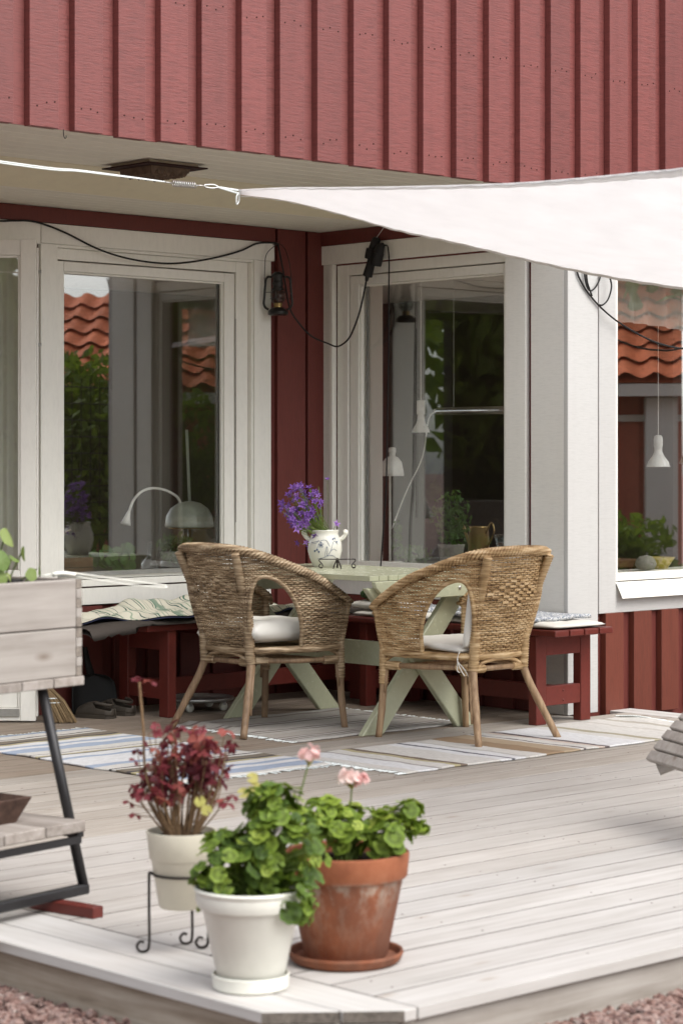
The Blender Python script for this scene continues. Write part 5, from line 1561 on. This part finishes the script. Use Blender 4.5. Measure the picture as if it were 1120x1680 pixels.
g2, _ = geranium('geranium', (-4.409, -4.886, .245), 'lighter green geranium with pink blooms in the terracotta pot', [
    ((.005, .0, .08), (.095, .09, .055), 70), ((.10, .03, .07), (.06, .06, .06), 46), ((.155, .02, .13), (.025, .03, .025), 12), ((.175, .02, .075), (.018, .02, .03), 9), ((-.06, .02, .10), (.06, .05, .06), 30)], LG2, .0215, rp_, Vector((0, 0, .0)))
# pink flower heads
def blossom(par, c, r, rng, n=26):
    g = G()
    for i in range(n):
        v = Vector((rng.gauss(0, 1), rng.gauss(0, 1), rng.gauss(0, 1))).normalized()
        if v.z < -.2: v.z *= -.5
        b = Vector(c) + v * r * rng.uniform(.55, 1)
        m = v.to_track_quat('Z', 'Y').to_matrix() @ Euler((rng.uniform(-.7, .7), rng.uniform(-.7, .7), rng.random() * 6)).to_matrix()
        s = r * rng.uniform(.45, .62)
        g.add([b + m @ Vector(q) * s for q in ((-.3, -.7, .1), (.3, -.7, .1), (.75, .0, -.05), (.4, .65, .15), (-.4, .65, .15), (-.75, 0, -.05), (0, 0, -.15))], [(0, 1, 6), (1, 2, 6), (2, 3, 6), (3, 4, 6), (4, 5, 6), (5, 0, 6)])
    return g.build('flower_head', M['pink'], par)
def fstalk(par, a, b):
    G().tube(crom([a, Vector(a).lerp(Vector(b), .5) + Vector((.004, 0, 0)), b], 4), .0022, 5).build('flower_stalk', M['stem'], par, True)
    g = G()
    for i in range(9):
        v = Vector((rp_.uniform(-1, 1), rp_.uniform(-1, 1), .6)) * .012
        g.tube([Vector(b) - Vector((0, 0, .012)), Vector(b) + v], [.0015, .003], 4)
    g.build('sepals', M['dryleaf'], par)
b1 = rdir * .135 + Vector((0, 0, .325)); fstalk(g1, rdir * .09 + Vector((0, 0, .18)), b1); blossom(g1, b1 + Vector((0, 0, .012)), .025, rp_)
b2 = rdir * .015 + Vector((0, 0, .185)); fstalk(g2, Vector((0, 0, .05)), b2); blossom(g2, b2 + rdir * -.008 + Vector((0, 0, .012)), .029, rp_, 40); blossom(g2, b2 + rdir * .026 + Vector((0, 0, .006)), .023, rp_)
me_dry = leaf_geranium(M['dryleaf'], 6, 3)
for q in (rdir * .01 + Vector((0, 0, .27)), rdir * -.015 + Vector((0, 0, .255)), rdir * -.115 + Vector((0, 0, .235)), rdir * -.10 + Vector((0, 0, .215)), rdir * .005 + Vector((0, 0, .29))):
    place_leaf(g1, me_dry, q + fdir * .03, fdir + Vector((0, 0, .6)), .013, rp_, 'yellow_leaf')

ox = empty('red_oxalis', (-4.638, -4.536, .285), 0, 'leggy red-leaved plant in the cream pot', 'plant')
ro = random.Random(8)
tw = G(); LH = [leaf_heart(M['oxalis'], s) for s in range(3)]
for i in range(70):
    ph = ro.uniform(-1, 1); pf = ro.uniform(-1, 1)
    b = rdir * ph * .035 + fdir * pf * .035
    h = ro.uniform(.10, .27); sp_ = ro.uniform(.55, 1)
    tip = rdir * (ph * .125 * sp_ + ro.uniform(-.03, .03)) + fdir * (pf * .10 * sp_) + Vector((0, 0, h))
    tw.tube(crom([b, b.lerp(tip, .5) + rdir * ph * .02 + Vector((0, 0, .015)), tip], 4), [.0023 - .0012 * k_ / 8 for k_ in range(9)], 5, caps=False)
    for j in range(3 if h > .15 else 2):
        q = b.lerp(tip, 1 - .16 * j) + Vector((ro.uniform(-.018, .018), ro.uniform(-.018, .018), ro.uniform(-.012, .022)))
        if q.z < .05: continue
        place_leaf(ox, ro.choice(LH), q, Vector((ro.uniform(-.7, .7), ro.uniform(-.7, .7), ro.uniform(.1, 1))), ro.uniform(.014, .025), ro)
tall = [(-rdir * .02), -rdir * .085 + Vector((0, 0, .14)), -rdir * .095 + Vector((0, 0, .27)), -rdir * .105 + Vector((0, 0, .385))]
tw.tube(crom(tall, 6), .0034, 6)
for dz, dr in ((.392, -.105), (.388, -.085), (.395, -.115), (.384, -.07)): place_leaf(ox, LH[0], rdir * dr + Vector((0, 0, dz)), Vector((ro.uniform(-.4, .4), ro.uniform(-.4, .4), 1)), .014, ro)
for q in (-rdir * .13 + Vector((0, 0, .085)), -rdir * .115 + Vector((0, 0, .055)), rdir * .125 + Vector((0, 0, .10)), rdir * .10 + Vector((0, 0, .145))):
    place_leaf(ox, LH[1], q, Vector((ro.uniform(-.3, .3), -.4, .8)), .016, ro); tw.tube([q, q * .5 + Vector((0, 0, .02)), (0, 0, .01)], .0012, 4, caps=False)
tag(tw.build('stems', M['twig'], ox, True), kind='stuff')

ns_ = empty('nasturtium', (-4.413, -3.82, .86), math.atan2(.176, .984), 'young nasturtium with round pale leaves in the raised planter', 'plant')
LN = [leaf_round(M['nast'], s) for s in range(3)]
rn = random.Random(5); stn = G()
for (x, y, z, s, nx_, ny_, nz_) in [(-.240, .05, .150, .029, .25, -.85, .45), (-.296, .06, .142, .022, -.75, -.6, .2), (-.284, .03, .090, .030, -.15, -.92, .4), (-.285, .03, .044, .026, .1, -.95, .15), (-.204, .06, .092, .017, .2, -.55, .8), (-.178, .05, .104, .021, .85, -.5, .1), (-.157, .04, .047, .019, -.2, -.95, .15), (-.118, .05, .060, .017, .6, -.75, .1), (-.232, .05, .042, .014, .5, -.8, .3), (-.335, .06, .11, .03, -.3, -.8, .5), (-.37, .07, .07, .03, .1, -.9, .4), (-.42, .08, .12, .03, .3, -.7, .6), (-.47, .1, .06, .028, 0, -.8, .5), (-.53, .07, .10, .03, -.3, -.8, .4), (-.6, .1, .07, .028, .2, -.7, .6)]:
    place_leaf(ns_, rn.choice(LN), Vector((x, y, z)), (nx_, ny_, nz_), s, rn)
    stn.tube(crom([(x * .9 - .02, .12, -.01), (x * .96, .10, z * .5), (x, y + .01, z)], 4), .0024, 5, caps=False)
tag(stn.build('stems', M['stem'], ns_, True), kind='stuff')
bp = G(); bp.box(-.21, -.165, .06, .12, -.01, .035); 
o = bp.build('nursery_pot', M['black'], None, bevel=.004); o.location = ns_.location; o.rotation_euler = ns_.rotation_euler
tag(o, 'black plastic nursery pot half hidden among the round pale leaves', 'pot')

# ------------------------------------------------------------------ slatted lounger end at the right
F_ = Vector((.6821, .7313, 0))
lc = CAMP + F_ * 7.5 + rdir * ((1066 - 560) / 3718 * 7.5); lc.z = 0
lo = empty('sun_lounger', lc, 0, 'weathered slatted sun lounger reaching in from beside the deck', 'sun lounger')
sdv = (-F_ * .977 + rdir * .30).normalized()
prev = Vector((0, 0, .242))
for i in range(12):
    ang = .62 - .045 * i
    stp = (rdir * .9 + F_ * .35).normalized() * math.cos(ang + .25) * .044 + Vector((0, 0, math.sin(ang + .25) * .044))
    nrm = stp.cross(sdv).normalized()
    if nrm.z < 0: nrm = -nrm
    G().obox(prev + sdv * .33, sdv * .33, stp * .43, nrm * .010).build('slat', M['planter'], lo, bevel=.003)
    prev = prev + stp
G().tube([Vector((0, 0, .205)) + sdv * .06, Vector((0, 0, .205)) + sdv * .06 + rdir * .25 + Vector((0, 0, .10)), Vector((0, 0, .2)) + sdv * .06 + rdir * .9 + Vector((0, 0, .15))], .022, 6).build('rail', M['planter'], lo)
G().tube([Vector((0, 0, .205)) + sdv * .60, Vector((0, 0, .205)) + sdv * .60 + rdir * .25 + Vector((0, 0, .10)), Vector((0, 0, .2)) + sdv * .60 + rdir * .9 + Vector((0, 0, .15))], .022, 6).build('rail', M['planter'], lo)
for a in (.06, .60): G().tube([sdv * a + rdir * .5 + Vector((0, 0, .33)), sdv * a + rdir * .5], .022, 8).build('leg', M['planter'], lo)

# ------------------------------------------------------------------ things inside the windows
def pendant(loc, ztop, label, cyl):
    p = empty('pendant_lamp', loc, 0, label, 'lamp', 'white pendant lamps')
    if cyl: prof_ = [(.022, .175), (.022, .10), (.016, .098), (.018, .075), (.024, .05), (.040, .025), (.048, .004), (.048, 0)]; top = .175
    else: prof_ = [(.008, .175), (.020, .17), (.024, .155), (.024, .115), (.021, .11), (.021, .085), (.032, .06), (.055, .03), (.064, .004), (.066, 0)]; top = .175
    G().lathe(prof_, 28, caps=False).build('shade', M['lampwhite'], p, True, thick=.002)
    G().lathe([(0, .178), (.010, .177), (.022, .172)], 14, caps=False).build('cap', M['lampwhite'], p, True)
    G().tube([(0, 0, top), (0, 0, ztop - loc[2])], .0025, 5).build('cord', M['lampwhite'], p)
    return p
pendant((.6, -.137, 1.372), 2.45, 'white cylinder-topped pendant lamp in the side window', True)
pendant((1.70, -.90, 1.183), 2.45, 'white bell pendant lamp nearer the white corner post in the front window', False)
pendant((1.99, -.90, 1.20), 2.45, 'second white bell pendant lamp, farther from the white corner post in the front window', False)
tlp = empty('tube_lamp', (.8, -.09, 1.49), 0, 'slim clear tube lamp hanging on wires inside the side window', 'lamp')
G().tube([(0, .02, 0), (0, -1.0, 0)], .022, 12).build('tube', M['chrome'], tlp, True)
G().tube([(0, .04, .005), (0, .02, .005)], .012, 8).build('end_cap', M['lampwhite'], tlp)
for dy in (-.10, -.105): G().tube([(0, dy, .02), (0, dy, .95)], .0012, 4).build('wire', M['zinc'], tlp)
G().tube(crom([(0, .04, .005), (-.02, .075, -.05), (-.05, .09, -.25), (-.12, .15, -.45), (-.2, .18, -.65)], 6), .004, 5).build('cord', M['lampwhite'], tlp, True)
dl = empty('desk_lamp', (.30, -.19, .66), 0, 'white enamel desk lamp at the edge of the side window', 'lamp')
G().lathe([(.062, .475), (.060, .50), (.050, .55), (.030, .575), (.016, .58), (.016, .60), (.020, .605), (.018, .625), (.0, .63)], 24, (-.0, -.03, 0), caps=False).build('shade', M['lampwhite'], dl, True, thick=.002)
G().tube(crom([(0, -.02, .60), (.05, .04, .55), (.08, .07, .3), (.08, .07, .01)], 5), .007, 6).build('stem', M['lampwhite'], dl, True)
G().lathe([(0, .012), (.07, .012), (.075, 0)], 20, (.08, .07, 0), caps=False).build('base', M['lampwhite'], dl, True)
ip = empty('potted_plant', (.30, -.66, .652), 0, 'leafy herb in a pale pot on the side window sill', 'plant')
G().lathe([(0, 0), (.052, 0), (.068, .115), (.072, .13), (.066, .13), (0, .11)], 24, caps=False).build('pot', M['terra_glaze'], ip, True)
ri = random.Random(4); g = G()
leafcloud(g, (0, 0, .26), (.10, .12, .16), 420, .016, ri); g.build('foliage', M['houseleaf'], ip)
ip2 = empty('trailing_plant', (.27, -.42, .652), 0, 'dark trailing succulent low behind the side window glass', 'plant')
g = G(); leafcloud(g, (0, 0, .07), (.06, .12, .05), 160, .018, ri); leafcloud(g, (0, .13, .14), (.03, .03, .12), 60, .018, ri); g.build('foliage', M['houseleaf'], ip2)
wcn = empty('watering_can', (.55, -.62, .70), 0, 'aged brass watering can inside the side window', 'watering can')
G().lathe([(.055, 0), (.06, .01), (.052, .16), (.054, .17), (.05, .17), (.045, .02), (0, .02)], 24, caps=False).build('body', M['brass'], wcn, True)
G().tube(crom([(0, .05, .03), (0, .09, .12), (0, .13, .19), (0, .19, .215)], 6), [.009] * 10 + [.006] * 9, 6).build('spout', M['brass'], wcn, True)
G().tube(crom([(0, -.05, .13), (0, -.09, .19), (0, -.11, .14), (0, -.055, .05)], 6), .005, 6).build('handle', M['brass'], wcn, True)
gv = empty('glass_vase', (.42, -.98, .652), 0, 'wide clear glass vase at the right of the side window', 'vase')
G().lathe([(0, .004), (.06, .004), (.085, .16), (.10, .185)], 28, caps=False).build('bowl', M['clear'], gv, True, thick=.003)
tbi = empty('indoor_table', (.62, -.75, 0), 0, 'dark wooden table just inside the side window', 'table')
G().box(-.14, .5, -.55, .35, .66, .70).build('top', M['crate'], tbi, bevel=.004)
for x in (-.1, .45):
    for y in (-.5, .3): G().box(x - .025, x + .025, y - .025, y + .025, 0, .659).build('leg', M['crate'], tbi)

dm = empty('dome_lamp', (-.632, .35, .64), 0, 'sage green dome table lamp behind the wide window', 'lamp')
G().lathe([(.126, .228), (.127, .235), (.120, .285), (.098, .325), (.060, .352), (.020, .362), (0, .363)], 36, caps=False).build('shade', M['lampsage'], dm, True, thick=.003)
G().lathe([(.112, .222), (.112, .230), (.0, .230)], 28, caps=False).build('diffuser', M['brass'], dm, True)
G().tube([(0, 0, .0), (0, 0, .22)], [.008, .008], 8).build('stem', M['chrome'], dm, True)
G().lathe([(0, .0), (.07, .0), (.07, .012), (0, .016)], 24, caps=False).build('base', M['chrome'], dm, True)
G().tube([(.01, .01, .36), (-.01, .01, .74)], .008, 6).build('rod', M['lampsage'], dm)
gl = empty('gooseneck_lamp', (-.685, .36, .64), 0, 'thin white gooseneck lamp arching behind the wide window', 'lamp')
G().tube(crom([(.03, .03, 0), (.03, .02, .2), (.0, .0, .356), (-.074, -.01, .411), (-.175, -.01, .434), (-.255, -.01, .422), (-.314, -.01, .376), (-.346, -.01, .314)], 6), .007, 7).build('neck', M['lampwhite'], gl, True)
G().tube([(-.346, -.01, .316), (-.358, -.01, .285), (-.368, -.01, .250)], [.009, .016, .028], 12).build('shade', M['lampwhite'], gl, True)
G().lathe([(0, 0), (.05, 0), (.05, .01), (0, .013)], 20, (.03, .03, 0), caps=False).build('base', M['lampwhite'], gl)
cr = empty('wooden_crate', (-1.55, .24, .638), 0, 'brown wooden box holding a bare twig plant behind the wide window', 'crate')
for i in range(2): G().box(-.16, .14, -.09, -.075, .004 + i * .05, .05 + i * .05).build('board', M['crate'], cr, bevel=.002)
G().box(-.16, .14, -.074, .09, .002, .098).build('filling', M['soil'], cr)
g = G(); g.tube(crom([(-.02, 0, .09), (-.02, 0, .17), (.03, 0, .22), (.07, 0, .235)], 4), .005, 5).tube([(-.02, 0, .165), (-.06, 0, .25), (-.09, 0, .29)], .004, 5); g.build('twig', M['twig'], cr, True)
hp = empty('coin_plant', (-1.22, .22, .638), 0, 'round-leaved green plant low on the wide window sill', 'plant')
rh = random.Random(3)
LHP = leaf_round(M['houseleaf'], 2); g = G()
for i in range(26):
    q = Vector((rh.uniform(-.13, .13), rh.uniform(-.06, .05), rh.uniform(.03, .15))); place_leaf(hp, LHP, q, (rh.uniform(-.4, .4), -.9, rh.uniform(0, .6)), rh.uniform(.02, .032), rh); g.tube([(0, 0, .0), q], .0016, 4, caps=False)
tag(g.build('stems', M['stem'], hp), kind='stuff')
bt = empty('glass_bottle', (-1.0, .22, .638), 0, 'small clear glass bottle between plants behind the wide window', 'bottle')
G().lathe([(0, .002), (.04, .002), (.042, .05), (.02, .08), (.010, .09), (.011, .16), (.014, .165)], 20, caps=False).build('body', M['clear'], bt, True, thick=.002)
fp2 = empty('fern', (-.80, .26, .638), 0, 'dark feathery plant in a glass bowl under the dome lamp', 'plant')
g = G(); leafcloud(g, (0, 0, .13), (.12, .07, .08), 220, .018, rh); g.build('foliage', M['houseleaf'], fp2)
G().lathe([(0, .002), (.06, .002), (.08, .05), (.06, .075)], 20, caps=False).build('bowl', M['clear'], fp2, True, thick=.002)

yv = empty('yellow_vase', (.44, -1.47, .655), 0, 'mustard yellow vase at the corner of the front window', 'vase')
G().lathe([(0, 0), (.04, 0), (.062, .05), (.06, .09), (.04, .13), (.038, .15), (.032, .15), (0, .13)], 24, caps=False).build('body', M['yellow'], yv, True)
yb = empty('yellow_bowl', (1.08, -1.40, .655), 0, 'low mustard bowl behind the grey stone on the sill', 'bowl')
G().lathe([(0, 0), (.05, 0), (.09, .06), (.085, .06), (0, .02)], 24, caps=False).build('body', M['yellow'], yb, True)
so = G()
so.lathe([(.0, 0), (.042, .008), (.056, .03), (.050, .055), (.030, .074), (.0, .08)], 20, caps=False)
tag(so.build('stone', M['terra_glaze'], None, True, loc=(.86, -1.50, .655)), 'smooth grey rounded stone on the front window sill', 'stone')
q = G(); q.grid(lambda u, v: Vector((.42 + 1.45 * u, -1.56 + .018 * math.sin(u * 70) + .010 * math.sin(u * 31), 1.90 + .012 * math.sin(u * 9) + .36 * v)), 160, 3)
tag(q.build('valance', M['curtain'], None, True), 'sheer white valance across the top of the front window', 'curtain')
